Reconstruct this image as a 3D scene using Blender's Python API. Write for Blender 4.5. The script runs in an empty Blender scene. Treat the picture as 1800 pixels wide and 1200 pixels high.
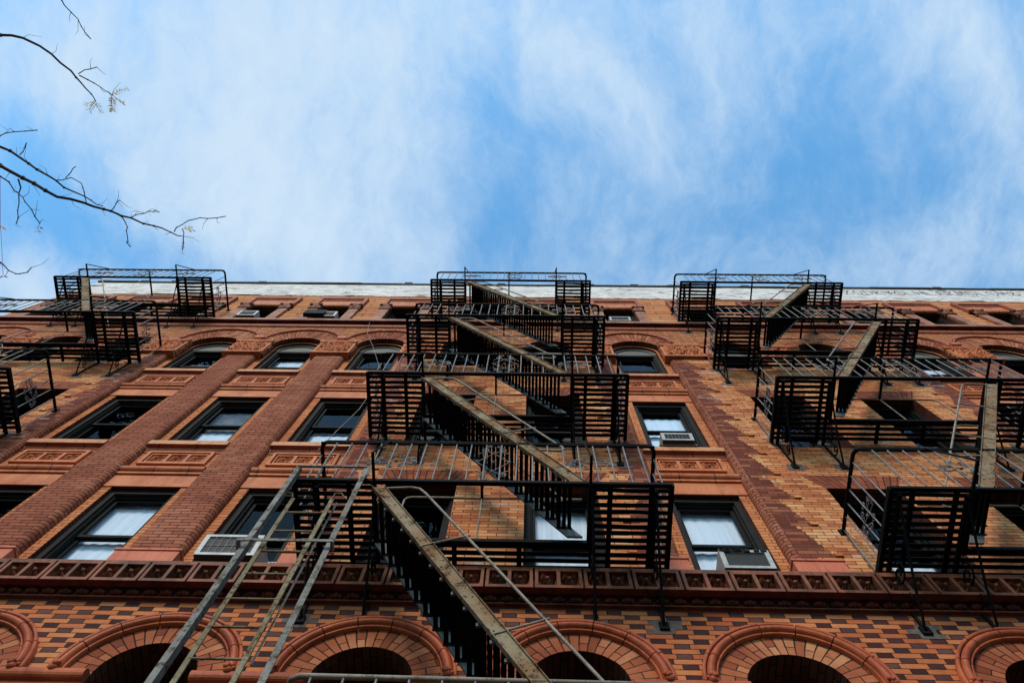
import bpy, math, random
from mathutils import Vector, Matrix, noise
random.seed(7)
S = bpy.context.scene
C = S.collection
PI = math.pi
R = math.radians

EXPOSURE = 0.5
SUN_E = 2.0
SKY_S = 0.12
SKYTINT = (1.02, 1.86, 1.98)
CLOUDC = (3.65, 4.6, 5.6)

# ------------------------------------------------------------------ camera
cam_d = bpy.data.cameras.new("camera")
cam = bpy.data.objects.new("camera", cam_d)
C.objects.link(cam)
cam_d.lens = 1379.0 / 1800.0 * 36.0
cam_d.sensor_width = 36.0
cam_d.clip_start = 0.05
cam_d.clip_end = 3000
cam.matrix_world = (Matrix.Translation((0, -4.9, 1.6)) @ Matrix.Rotation(R(4.8674), 4, 'Z')
                    @ Matrix.Rotation(R(165.1284), 4, 'X') @ Matrix.Rotation(R(5.2937), 4, 'Z'))
S.camera = cam
S.render.engine = 'CYCLES'
S.render.resolution_x = 1024
S.render.resolution_y = 682
S.view_settings.view_transform = 'Standard'
S.view_settings.look = 'None'
S.view_settings.gamma = 1
S.view_settings.exposure = EXPOSURE

# ------------------------------------------------------------------ light
SUN_EL, SUN_AZ = 40.0, -16.0          # the sun stands behind the photographer, veiled by thin cloud
sun_d = bpy.data.lights.new("sun", 'SUN')
sun_d.energy = SUN_E
sun_d.angle = R(18)
sun_d.color = (1.0, 0.89, 0.75)
sun = bpy.data.objects.new("sun", sun_d)
C.objects.link(sun)
sun.location = (0, -30, 30)
dv = Vector((math.sin(R(SUN_AZ)) * math.cos(R(SUN_EL)), -math.cos(R(SUN_AZ)) * math.cos(R(SUN_EL)), math.sin(R(SUN_EL))))
sun.rotation_euler = dv.to_track_quat('Z', 'Y').to_euler()


class NT:
    """small helper for writing node trees"""
    def __init__(s, tree):
        s.t = tree
        s.n = tree.nodes
        s.l = tree.links
    def node(s, typ, **kw):
        n = s.n.new(typ)
        for k, v in kw.items():
            setattr(n, k, v)
        return n
    def put(s, sock, v):
        if isinstance(v, bpy.types.NodeSocket):
            s.l.new(v, sock)
        else:
            sock.default_value = v
    def m(s, op, a, b=None, c=None, clamp=False):
        n = s.node('ShaderNodeMath', operation=op)
        n.use_clamp = clamp
        s.put(n.inputs[0], a)
        if b is not None:
            s.put(n.inputs[1], b)
        if c is not None:
            s.put(n.inputs[2], c)
        return n.outputs[0]
    def mix(s, f, a, b, blend='MIX'):
        n = s.node('ShaderNodeMix', data_type='RGBA', blend_type=blend)
        s.put(n.inputs[0], f)
        for i, v in ((6, a), (7, b)):
            if isinstance(v, tuple) and len(v) == 3:
                v = (*v, 1)
            s.put(n.inputs[i], v)
        return n.outputs[2]
    def ramp(s, f, stops, interp='LINEAR'):
        n = s.node('ShaderNodeValToRGB')
        cr = n.color_ramp
        cr.interpolation = interp
        while len(cr.elements) < len(stops):
            cr.elements.new(0.5)
        for e, (p, c) in zip(cr.elements, stops):
            e.position = p
            e.color = (*c, 1) if len(c) == 3 else c
        s.put(n.inputs[0], f)
        return n.outputs[0]
    def smooth(s, x, lo, hi, a=0.0, b=1.0):
        n = s.node('ShaderNodeMapRange', interpolation_type='SMOOTHSTEP')
        s.put(n.inputs[0], x)
        for i, v in zip((1, 2, 3, 4), (lo, hi, a, b)):
            n.inputs[i].default_value = v
        return n.outputs[0]
    def noise(s, vec, scale, detail=4, rough=0.55, dist=0.0, out=0):
        n = s.node('ShaderNodeTexNoise')
        s.put(n.inputs['Vector'], vec)
        n.inputs['Scale'].default_value = scale
        n.inputs['Detail'].default_value = detail
        n.inputs['Roughness'].default_value = rough
        n.inputs['Distortion'].default_value = dist
        return n.outputs[out]
    def xyz(s, x, y, z=0.0):
        n = s.node('ShaderNodeCombineXYZ')
        s.put(n.inputs[0], x); s.put(n.inputs[1], y); s.put(n.inputs[2], z)
        return n.outputs[0]
    def sep(s, v):
        n = s.node('ShaderNodeSeparateXYZ')
        s.put(n.inputs[0], v)
        return n.outputs
    def scale(s, v, k):
        n = s.node('ShaderNodeVectorMath', operation='MULTIPLY')
        s.put(n.inputs[0], v)
        n.inputs[1].default_value = k
        return n.outputs[0]


# ------------------------------------------------------------------ sky
W = bpy.data.worlds.new("World")
S.world = W
W.use_nodes = True
w = NT(W.node_tree)
w.n.clear()
sky = w.node('ShaderNodeTexSky', sky_type='NISHITA')
sky.sun_disc = False
sky.sun_elevation = R(SUN_EL)
sky.sun_rotation = R(180 - SUN_AZ)
sky.altitude = 100
sky.air_density = 1.0
sky.dust_density = 0.6
sky.ozone_density = 1.6
tc = w.node('ShaderNodeTexCoord')
dx, dy, dz = w.sep(tc.outputs['Generated'])
zz = w.m('MAXIMUM', dz, 0.12)
u = w.m('DIVIDE', dx, zz)
v = w.m('DIVIDE', dy, zz)
# thin cirrus: soft fields of cloud laid out over the sky plane, broken up by warped noise
uv = w.xyz(u, v, 0.0)
warp = w.noise(uv, 2.2, 5, 0.6, 0, 1)
wn = w.node('ShaderNodeVectorMath', operation='SUBTRACT')
w.put(wn.inputs[0], warp); wn.inputs[1].default_value = (0.5, 0.5, 0.5)
ws = w.scale(wn.outputs[0], (0.20, 0.20, 0))
wa = w.node('ShaderNodeVectorMath', operation='ADD')
w.put(wa.inputs[0], uv); w.put(wa.inputs[1], ws)
pu, pv, _ = w.sep(wa.outputs[0])
FIELDS = [  # u, v, radius u, radius v, angle, weight
    (-0.36, 0.01, 0.24, 0.20, 0, 0.80), (-0.20, -0.13, 0.18, 0.10, 0, 0.55),
    (-0.24, 0.14, 0.14, 0.07, 0, 0.35), (-0.60, -0.08, 0.09, 0.08, 0, 0.45), (-0.66, 0.22, 0.09, 0.06, 0, 0.6),
    (-0.62, 0.07, 0.08, 0.07, 0, -0.7), (-0.54, 0.15, 0.10, 0.05, 20, -0.6), (-0.045, 0.02, 0.045, 0.16, 12, -0.42),
    (0.03, -0.12, 0.12, 0.045, 30, 0.28), (0.12, -0.02, 0.11, 0.045, 52, 0.42), (0.10, 0.08, 0.09, 0.10, 0, 0.2),
    (0.27, -0.13, 0.12, 0.05, 0, 0.25), (0.54, -0.10, 0.05, 0.14, -35, 0.45), (0.60, 0.10, 0.08, 0.10, 0, 0.18),
    (0.35, 0.04, 0.16, 0.09, 0, -0.35), (0.22, 0.10, 0.10, 0.06, 0, -0.2), (-0.08, 0.13, 0.09, 0.05, 0, -0.3),
    (0.42, 0.18, 0.14, 0.05, 0, 0.3)]
dens = None
for (cu, cv, ru, rv, an, wt) in FIELDS:
    ca, sa = math.cos(R(an)), math.sin(R(an))
    a = w.m('SUBTRACT', pu, cu)
    b = w.m('SUBTRACT', pv, cv)
    ra = w.m('MULTIPLY', w.m('ADD', w.m('MULTIPLY', a, ca), w.m('MULTIPLY', b, sa)), 1 / ru)
    rb = w.m('MULTIPLY', w.m('SUBTRACT', w.m('MULTIPLY', b, ca), w.m('MULTIPLY', a, sa)), 1 / rv)
    q = w.m('ADD', w.m('MULTIPLY', ra, ra), w.m('MULTIPLY', rb, rb))
    g = w.m('MULTIPLY', w.m('EXPONENT', w.m('MULTIPLY', q, -1.0)), wt)
    dens = g if dens is None else w.m('ADD', dens, g)
fib = w.noise(w.scale(wa.outputs[0], (6.5, 3.4, 1)), 1.0, 9, 0.66, 0.12)
fine = w.noise(w.scale(wa.outputs[0], (19, 12, 1)), 1.0, 8, 0.68, 0.1)
dn = w.m('ADD', w.m('ADD', dens, 0.20), w.m('MULTIPLY', w.m('SUBTRACT', fib, 0.5), 1.9))
dn = w.m('ADD', dn, w.m('MULTIPLY', w.m('SUBTRACT', fine, 0.5), 1.15))
cl = w.smooth(dn, -0.42, 1.38, 0.0, 1.0)
# far from the zenith the veil closes in
far = w.smooth(dz, 0.80, 0.25, 0.0, 0.6)
cl = w.m('MAXIMUM', cl, far)
dim = w.smooth(dz, 0.0, 0.88, 0.26, 1.0)          # an even veil is darker towards the horizon
clc = w.mix(1.0, CLOUDC, w.xyz(dim, dim, dim), 'MULTIPLY')
col = w.mix(cl, w.mix(1.0, sky.outputs[0], SKYTINT, 'MULTIPLY'), clc)
bg = w.node('ShaderNodeBackground')
w.put(bg.inputs[0], col)
bg.inputs[1].default_value = SKY_S
wo = w.node('ShaderNodeOutputWorld')
w.l.new(bg.outputs[0], wo.inputs[0])


# ------------------------------------------------------------------ materials
def new_mat(name):
    m = bpy.data.materials.new(name)
    m.use_nodes = True
    t = NT(m.node_tree)
    t.n.clear()
    p = t.node('ShaderNodeBsdfPrincipled')
    o = t.node('ShaderNodeOutputMaterial')
    t.l.new(p.outputs[0], o.inputs[0])
    p.inputs['Roughness'].default_value = 0.8
    p.inputs['Specular IOR Level'].default_value = 0.25
    return m, t, p


def bump(t, p, h, dist, strength=1.0):
    b = t.node('ShaderNodeBump')
    b.inputs['Strength'].default_value = strength
    b.inputs['Distance'].default_value = dist
    t.put(b.inputs['Height'], h)
    t.l.new(b.outputs[0], p.inputs['Normal'])


def brick_mat(name, P, h, pal, hf=0.0, hpal=None, mortar=(0.035, 0.022, 0.018), jw=0.006, teeth=False,
              stain=0.5, bumpd=0.006, swap=False, white=0.0, offs=0.5, dropmortar=0.0):
    m, t, p = new_mat(name)
    uvn = t.node('ShaderNodeUVMap'); uvn.uv_map = 'UVMap'
    uu, vv, _ = t.sep(uvn.outputs[0])
    if swap:
        uu, vv = vv, uu
    geo = t.node('ShaderNodeNewGeometry')
    pos = geo.outputs['Position']
    wob = t.noise(pos, 3.0, 2, 0.5)
    vr = t.m('DIVIDE', t.m('ADD', vv, t.m('MULTIPLY', wob, 0.006)), h)
    row = t.m('FLOOR', vr)
    fv = t.m('FRACT', vr)
    par = t.m('MODULO', t.m('ABSOLUTE', row), 2.0)
    rj = t.node('ShaderNodeTexWhiteNoise', noise_dimensions='1D'); t.put(rj.inputs['W'], row)
    ur = t.m('ADD', t.m('DIVIDE', uu, P), t.m('ADD', t.m('MULTIPLY', par, offs), t.m('MULTIPLY', rj.outputs[0], 0.10)))
    colm = t.m('FLOOR', ur)
    fu = t.m('FRACT', ur)
    if hf > 0:
        isH = t.m('LESS_THAN', fu, hf)
        ledge = t.m('MULTIPLY', t.m('MINIMUM', fu, t.m('ABSOLUTE', t.m('SUBTRACT', fu, hf))), P)
        ledge = t.m('MINIMUM', ledge, t.m('MULTIPLY', t.m('SUBTRACT', 1.0, fu), P))
    else:
        isH = t.m('MULTIPLY', fu, 0.0)
        ledge = t.m('MULTIPLY', t.m('MINIMUM', fu, t.m('SUBTRACT', 1.0, fu)), P)
    if name == 'orange_attic_block': ledge = t.m('MULTIPLY', ledge, 2.5)
    vedge = t.m('MULTIPLY', t.m('MINIMUM', fv, t.m('SUBTRACT', 1.0, fv)), h)
    d = t.m('MINIMUM', ledge, vedge)
    jn = t.noise(pos, 40.0, 3, 0.6)
    d = t.m('ADD', d, t.m('MULTIPLY', t.m('SUBTRACT', jn, 0.5), 0.0065))
    brick = t.smooth(d, jw * 0.45, jw)
    wn_ = t.node('ShaderNodeTexWhiteNoise', noise_dimensions='3D')
    t.put(wn_.inputs['Vector'], t.xyz(colm, row, isH))
    rnd = wn_.outputs[0]
    rnd2 = t.sep(wn_.outputs[1])[1]
    big = t.noise(pos, 0.8, 4, 0.6)
    f = t.m('ADD', t.m('MULTIPLY_ADD', rnd, 0.62, 0.19), t.m('MULTIPLY', t.m('SUBTRACT', big, 0.5), 1.9), clamp=True)
    n = len(pal)
    colr = t.ramp(f, [(i / (n - 1), c) for i, c in enumerate(pal)])
    if hf > 0 and hpal:
        n2 = len(hpal)
        colr = t.mix(isH, colr, t.ramp(rnd2, [(i / (n2 - 1), c) for i, c in enumerate(hpal)]))
    if teeth:
        ea = t.node('ShaderNodeAttribute'); ea.attribute_name = 'edge'
        ed = ea.outputs['Fac']
        tr = t.m('FRACT', t.m('DIVIDE', row, 10.0))
        rr = t.m('MULTIPLY', t.m('SUBTRACT', rj.outputs[0], 0.5), 0.04)
        wdt = t.m('ADD', t.m('ADD', t.m('MULTIPLY', t.m('SUBTRACT', 1.0, tr), 0.24), 0.30), rr)
        dark = t.m('LESS_THAN', ed, wdt)
        colr = t.mix(dark, colr, t.ramp(rnd2, [(0, (0.12, 0.028, 0.016)), (0.6, (0.19, 0.045, 0.025)), (1, (0.33, 0.11, 0.055))]))
    # firing marks inside each brick, long run-down streaks, sooty patches
    inb = t.noise(t.scale(pos, (14, 14, 40)), 1.0, 4, 0.65)
    colr = t.mix(t.smooth(inb, 0.35, 0.75, 0.0, 0.36), colr, t.mix(1.0, colr, (0.62, 0.50, 0.45), 'MULTIPLY'))
    streak = t.noise(t.scale(pos, (5.0, 5.0, 0.5)), 1.0, 5, 0.6)
    soot = t.m('MULTIPLY', t.smooth(streak, 0.48, 0.78), stain)
    colr = t.mix(soot, colr, t.mix(1.0, colr, (0.40, 0.33, 0.32), 'MULTIPLY'))
    if white > 0:
        wp = t.noise(t.scale(pos, (0.9, 0.9, 1.6)), 1.0, 5, 0.65)
        wm = t.m('MULTIPLY', t.m('MULTIPLY', t.smooth(wp, 0.56, 0.70), t.smooth(rnd2, 0.25, 0.6)), white)
        colr = t.mix(wm, colr, (0.50, 0.42, 0.38))
    mc = t.mix(t.smooth(big, 0.4, 0.7), mortar, tuple(k * 1.6 for k in mortar))
    colr = t.mix(brick, mc, colr)
    t.put(p.inputs['Base Color'], colr)
    p.inputs['Roughness'].default_value = 0.85
    p.inputs['Specular IOR Level'].default_value = 0.08
    hgt = t.m('ADD', brick, t.m('MULTIPLY', inb, 0.25))
    hgt = t.m('ADD', hgt, t.m('MULTIPLY', rnd2, 0.35))
    bump(t, p, hgt, bumpd)
    return m


def terra_mat(name, a, b, dark=0.45, joint=0.0, rough=0.6, streaks=0.6):
    m, t, p = new_mat(name)
    geo = t.node('ShaderNodeNewGeometry')
    pos = geo.outputs['Position']
    n1 = t.noise(pos, 2.5, 5, 0.6)
    n2 = t.noise(t.scale(pos, (22, 22, 5)), 1.0, 5, 0.65)
    colr = t.mix(t.smooth(n1, 0.35, 0.7), a, b)
    colr = t.mix(t.smooth(n2, 0.45, 0.8, 0, dark), colr, t.mix(1.0, colr, (0.45, 0.36, 0.33), 'MULTIPLY'))
    st = t.noise(t.scale(pos, (7, 7, 0.7)), 1.0, 5, 0.65)
    colr = t.mix(t.m('MULTIPLY', t.smooth(st, 0.5, 0.75), streaks), colr, t.mix(1.0, colr, (0.5, 0.42, 0.40), 'MULTIPLY'))
    if joint > 0:
        x = t.sep(pos)[0]
        fx = t.m('FRACT', t.m('DIVIDE', t.m('ADD', x, 40.13), joint))
        dj = t.m('MULTIPLY', t.m('MINIMUM', fx, t.m('SUBTRACT', 1.0, fx)), joint)
        jm = t.smooth(dj, 0.004, 0.009)
        colr = t.mix(jm, (0.03, 0.014, 0.01), colr)
    t.put(p.inputs['Base Color'], colr)
    p.inputs['Roughness'].default_value = rough
    p.inputs['Specular IOR Level'].default_value = 0.12
    bump(t, p, t.m('ADD', n2, t.m('MULTIPLY', n1, 0.6)), 0.006)
    return m


def iron_mat(name, a, b, rust, rmix, rough=0.5, sc=9.0, spec=0.4):
    m, t, p = new_mat(name)
    tcn = t.node('ShaderNodeTexCoord')
    geo = t.node('ShaderNodeNewGeometry')
    pos = geo.outputs['Position']
    n1 = t.noise(pos, sc, 6, 0.7)
    n2 = t.noise(pos, sc * 4.3, 5, 0.7)
    n3 = t.noise(pos, sc * 0.35, 3, 0.6)
    colr = t.mix(t.smooth(n3, 0.35, 0.65), a, b)
    rm = t.m('MULTIPLY', t.smooth(t.m('ADD', t.m('MULTIPLY', n1, 0.6), t.m('MULTIPLY', n2, 0.4)), 0.48, 0.62), rmix)
    colr = t.mix(rm, colr, t.mix(n2, rust, tuple(k * 0.45 for k in rust)))
    t.put(p.inputs['Base Color'], colr)
    p.inputs['Specular IOR Level'].default_value = spec
    t.put(p.inputs['Roughness'], t.m('ADD', rough, t.m('MULTIPLY', rm, 0.3)))
    bump(t, p, t.m('ADD', n2, t.m('MULTIPLY', rm, 0.7)), 0.0025)
    return m


def plain(name, c, rough=0.6, var=0.25, sc=6.0, spec=0.3, bd=0.0015):
    m, t, p = new_mat(name)
    geo = t.node('ShaderNodeNewGeometry')
    n1 = t.noise(geo.outputs['Position'], sc, 5, 0.65)
    colr = t.mix(t.smooth(n1, 0.35, 0.75, 0, var), c, tuple(k * 0.35 for k in c))
    t.put(p.inputs['Base Color'], colr)
    p.inputs['Roughness'].default_value = rough
    p.inputs['Specular IOR Level'].default_value = spec
    bump(t, p, n1, bd)
    return m


ORANGE = [(0.29, 0.075, 0.030), (0.46, 0.140, 0.052), (0.60, 0.245, 0.095), (0.68, 0.36, 0.17)]
M = {}
M['pil'] = brick_mat('dark_red_brick', 0.245, 0.078, [(0.21, 0.058, 0.031), (0.275, 0.079, 0.041), (0.32, 0.098, 0.052), (0.39, 0.143, 0.079)],
                     mortar=(0.022, 0.012, 0.010), jw=0.0075, stain=0.5)
M['bay'] = brick_mat('buff_orange_brick', 0.245, 0.078, ORANGE, teeth=True, white=0.75, stain=0.28, mortar=(0.05, 0.026, 0.018), jw=0.0065)
M['rec'] = brick_mat('orange_jamb_brick', 0.30, 0.078, [(0.40, 0.115, 0.042), (0.52, 0.165, 0.060), (0.60, 0.22, 0.085)],
                     mortar=(0.06, 0.026, 0.018), jw=0.0065, stain=0.35)
M['check'] = brick_mat('checkered_brick', 0.43, 0.078, [(0.34, 0.080, 0.030), (0.45, 0.130, 0.047), (0.54, 0.20, 0.080)], hf=0.345,
                       hpal=[(0.040, 0.016, 0.016), (0.062, 0.022, 0.020), (0.12, 0.055, 0.045)], mortar=(0.03, 0.015, 0.011), jw=0.0065, stain=0.4)
M['vous'] = brick_mat('radial_arch_brick', 0.27, 0.085, [(0.17, 0.042, 0.020), (0.27, 0.068, 0.030), (0.37, 0.112, 0.048), (0.48, 0.20, 0.095)],
                      mortar=(0.025, 0.012, 0.010), jw=0.007, swap=True, stain=0.3)
M['jack'] = brick_mat('dark_lintel_brick', 0.27, 0.085, [(0.16, 0.040, 0.022), (0.24, 0.062, 0.030), (0.33, 0.10, 0.048)],
                      mortar=(0.02, 0.010, 0.008), jw=0.007, swap=True, stain=0.4)
M['block'] = brick_mat('orange_attic_block', 0.92, 0.315, [(0.44, 0.145, 0.055), (0.54, 0.20, 0.078), (0.60, 0.26, 0.11)],
                       mortar=(0.03, 0.014, 0.010), jw=0.030, stain=0.5)
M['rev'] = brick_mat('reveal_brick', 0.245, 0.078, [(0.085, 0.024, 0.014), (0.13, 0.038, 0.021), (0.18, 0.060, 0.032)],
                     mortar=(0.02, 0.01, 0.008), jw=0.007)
M['arcade'] = brick_mat('woven_orange_brick', 0.37, 0.078, [(0.38, 0.12, 0.048), (0.50, 0.175, 0.068), (0.58, 0.235, 0.10)], hf=0.33,
                        hpal=[(0.20, 0.07, 0.035), (0.33, 0.13, 0.06)], mortar=(0.03, 0.015, 0.011), jw=0.0065, stain=0.4)  # darker headers draw the shadow lines of raised woven brick into the colour
M['terra'] = terra_mat('orange_terracotta', (0.54, 0.170, 0.064), (0.42, 0.105, 0.038), joint=0.0)
M['label'] = terra_mat('glazed_red_orange_terracotta', (0.43, 0.095, 0.034), (0.29, 0.055, 0.021), joint=0.0, dark=0.6, rough=0.5)
M['terraj'] = terra_mat('jointed_terracotta', (0.54, 0.165, 0.062), (0.41, 0.10, 0.038), joint=0.53, dark=0.55)
M['red'] = terra_mat('red_moulding', (0.36, 0.095, 0.042), (0.28, 0.065, 0.03), joint=0.62, dark=0.5)
M['sillm'] = terra_mat('tan_sill', (0.58, 0.26, 0.12), (0.42, 0.15, 0.065), joint=0.0, dark=0.7)
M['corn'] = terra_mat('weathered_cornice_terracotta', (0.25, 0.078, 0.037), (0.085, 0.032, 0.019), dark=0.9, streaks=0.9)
M['ros'] = terra_mat('shaded_sooty_red_terracotta', (0.13, 0.028, 0.014), (0.035, 0.013, 0.009), dark=0.8, streaks=0.3)  # soffit and cove shade deepened in the colour, over some soot
M['base'] = terra_mat('salmon_base_stone', (0.55, 0.145, 0.075), (0.47, 0.115, 0.058), dark=0.4)
M['strip'] = terra_mat('brown_strip_stone', (0.40, 0.165, 0.088), (0.20, 0.07, 0.038), dark=0.8)
M['iron'] = iron_mat('black_painted_iron', (0.0025, 0.003, 0.0035), (0.005, 0.005, 0.006), (0.035, 0.016, 0.009), 0.2, rough=0.7, spec=0.06)
M['rod'] = iron_mat('weathered_iron_rod', (0.17, 0.155, 0.145), (0.10, 0.092, 0.088), (0.16, 0.085, 0.05), 0.5, rough=0.55)
M['string'] = iron_mat('peeling_tan_steel', (0.25, 0.185, 0.115), (0.20, 0.105, 0.048), (0.060, 0.022, 0.010), 1.0, rough=0.85, sc=8, spec=0.15)
M['pipe'] = iron_mat('tan_pipe', (0.25, 0.20, 0.145), (0.17, 0.13, 0.09), (0.13, 0.06, 0.03), 0.6, rough=0.6, sc=12)
M['lad'] = iron_mat('grey_ladder_steel', (0.19, 0.172, 0.15), (0.125, 0.108, 0.088), (0.075, 0.04, 0.02), 1.0, rough=0.7, sc=9, spec=0.2)
M['ladder'] = iron_mat('yellowed_ladder_steel', (0.22, 0.18, 0.105), (0.15, 0.11, 0.06), (0.10, 0.042, 0.017), 1.0, rough=0.75, sc=8, spec=0.15)
M['grey'] = iron_mat('grey_bracket_plate', (0.15, 0.14, 0.13), (0.09, 0.085, 0.08), (0.10, 0.05, 0.03), 0.5, rough=0.7, sc=14)
M['frame'] = plain('bronze_window_frame', (0.008, 0.0075, 0.007), 0.7, 0.4, spec=0.08)
M['tymp'] = plain('grey_arched_head_panel', (0.11, 0.10, 0.088), 0.7, 0.5)
M['frameg'] = plain('grey_brown_window_frame', (0.017, 0.014, 0.012), 0.75, 0.6, spec=0.1)
M['ac'] = plain('air_conditioner_white', (0.40, 0.385, 0.37), 0.5, 0.5, 11)
M['acg'] = plain('air_conditioner_grille', (0.045, 0.044, 0.042), 0.6, 0.5, 30)
M['acd'] = plain('air_conditioner_side', (0.10, 0.10, 0.10), 0.6, 0.5, 10)
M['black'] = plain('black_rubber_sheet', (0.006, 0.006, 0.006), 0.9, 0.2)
M['dark'] = plain('dark_interior', (0.02, 0.02, 0.024), 0.9, 0.1)
M['coping'] = plain('dark_coping', (0.025, 0.024, 0.023), 0.7, 0.5)
M['cement'] = plain('grey_cement', (0.115, 0.085, 0.070), 0.9, 0.8, 16, bd=0.006)
M['wood'] = plain('weathered_plank', (0.17, 0.13, 0.10), 0.85, 0.6, 9)
M['bark'] = plain('twig_bark', (0.035, 0.026, 0.022), 0.85, 0.4, 30)
M['leaf'] = plain('yellow_leaf', (0.52, 0.40, 0.20), 0.7, 0.4, 40)
M['leafr'] = plain('rusty_leaf', (0.50, 0.20, 0.09), 0.7, 0.4, 40)
for k in ('leaf', 'leafr'):        # thin leaves let the sky shine through
    t = NT(M[k].node_tree)
    p = [n for n in t.n if n.type == 'BSDF_PRINCIPLED'][0]
    o = [n for n in t.n if n.type == 'OUTPUT_MATERIAL'][0]
    tl = t.node('ShaderNodeBsdfTranslucent'); tl.inputs[0].default_value = (0.62, 0.50, 0.27, 1) if k == 'leaf' else (0.60, 0.27, 0.12, 1)
    mx = t.node('ShaderNodeMixShader'); mx.inputs[0].default_value = 0.55
    t.l.new(p.outputs[0], mx.inputs[1]); t.l.new(tl.outputs[0], mx.inputs[2]); t.l.new(mx.outputs[0], o.inputs[0])
M['asphalt'] = plain('asphalt', (0.05, 0.05, 0.052), 0.9, 0.3, 20, bd=0.004)
M['walk'] = plain('pavement_concrete', (0.085, 0.082, 0.078), 0.9, 0.3, 5, bd=0.003)
M['roof'] = plain('roof_tar', (0.04, 0.04, 0.04), 0.9, 0.3)


def parapet_mat():
    m, t, p = new_mat('white_painted_parapet')
    geo = t.node('ShaderNodeNewGeometry')
    pos = geo.outputs['Position']
    x, y, z = t.sep(pos)
    # painted brick: cracked joints and flaked spots with a shape of their own
    vr = t.m('DIVIDE', z, 0.235)
    row = t.m('FLOOR', vr)
    wn2 = t.node('ShaderNodeTexWhiteNoise', noise_dimensions='1D'); t.put(wn2.inputs['W'], row)
    xx = t.m('ADD', x, t.m('MULTIPLY', wn2.outputs[0], 3.0))
    wv = t.noise(t.scale(pos, (1.6, 1, 1.2)), 1.0, 4, 0.6)
    fv = t.m('FRACT', t.m('ADD', vr, t.m('MULTIPLY', wv, 0.8)))
    ln = t.smooth(t.m('ABSOLUTE', t.m('SUBTRACT', fv, 0.5)), 0.06, 0.14)
    gate = t.smooth(t.noise(t.scale(t.xyz(xx, 0.0, row), (1.7, 1, 3.1)), 1.0, 3, 0.6), 0.50, 0.56)
    crack = t.m('MULTIPLY', t.m('SUBTRACT', 1.0, ln), gate)
    n1 = t.noise(t.scale(pos, (1.0, 1, 0.6)), 1.0, 5, 0.6)
    colr = t.mix(t.smooth(n1, 0.35, 0.7), (0.68, 0.62, 0.585), (0.54, 0.475, 0.445))
    sp = t.noise(t.scale(pos, (1.5, 1, 3.2)), 1.0, 6, 0.72, 0.5)
    colr = t.mix(t.smooth(sp, 0.575, 0.60, 0, 0.9), colr, (0.16, 0.125, 0.11))
    sp2 = t.noise(t.scale(pos, (0.7, 1, 0.9)), 1.0, 4, 0.6)
    colr = t.mix(t.smooth(sp2, 0.5, 0.75, 0, 0.5), colr, (0.42, 0.36, 0.33))
    colr = t.mix(t.m('MULTIPLY', crack, 0.85), colr, (0.10, 0.08, 0.075))
    t.put(p.inputs['Base Color'], colr)
    bump(t, p, t.m('ADD', t.m('MULTIPLY', crack, -1.0), sp), 0.01)
    return m


M['parapet'] = parapet_mat()


def glass_mat():
    m, t, p = new_mat('window_glass')
    t.n.remove(p)
    o = [n for n in t.n if n.type == 'OUTPUT_MATERIAL'][0]
    tr = t.node('ShaderNodeBsdfTransparent'); tr.inputs[0].default_value = (0.94, 0.97, 1.0, 1)
    gl = t.node('ShaderNodeBsdfGlossy'); gl.inputs['Roughness'].default_value = 0.03
    gl.inputs[0].default_value = (0.9, 0.93, 1.0, 1)
    fr = t.node('ShaderNodeFresnel'); fr.inputs[0].default_value = 1.13
    geo = t.node('ShaderNodeNewGeometry')
    n1 = t.noise(geo.outputs['Position'], 2.2, 2, 0.5)
    b = t.node('ShaderNodeBump'); b.inputs['Distance'].default_value = 0.01; b.inputs['Strength'].default_value = 0.6
    t.put(b.inputs['Height'], n1)
    t.l.new(b.outputs[0], gl.inputs['Normal'])
    mx = t.node('ShaderNodeMixShader')
    t.l.new(fr.outputs[0], mx.inputs[0]); t.l.new(tr.outputs[0], mx.inputs[1]); t.l.new(gl.outputs[0], mx.inputs[2])
    t.l.new(mx.outputs[0], o.inputs[0])
    return m


M['glass'] = glass_mat()


def cloth_mat(name, a, b, sc=(18, 1, 0.6)):
    m, t, p = new_mat(name)
    geo = t.node('ShaderNodeNewGeometry')
    n1 = t.noise(t.scale(geo.outputs['Position'], sc), 1.0, 4, 0.6)
    t.put(p.inputs['Base Color'], t.mix(t.smooth(n1, 0.3, 0.7), a, b))
    p.inputs['Roughness'].default_value = 0.9
    bump(t, p, n1, 0.01)
    return m


M['blind'] = cloth_mat('white_blind', (0.62, 0.655, 0.70), (0.50, 0.54, 0.60))
M['blindg'] = cloth_mat('grey_curtain', (0.13, 0.132, 0.14), (0.035, 0.037, 0.043), (3, 1, 2.2))
M['blindb'] = cloth_mat('blue_shade', (0.60, 0.70, 0.80), (0.52, 0.62, 0.74))


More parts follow.
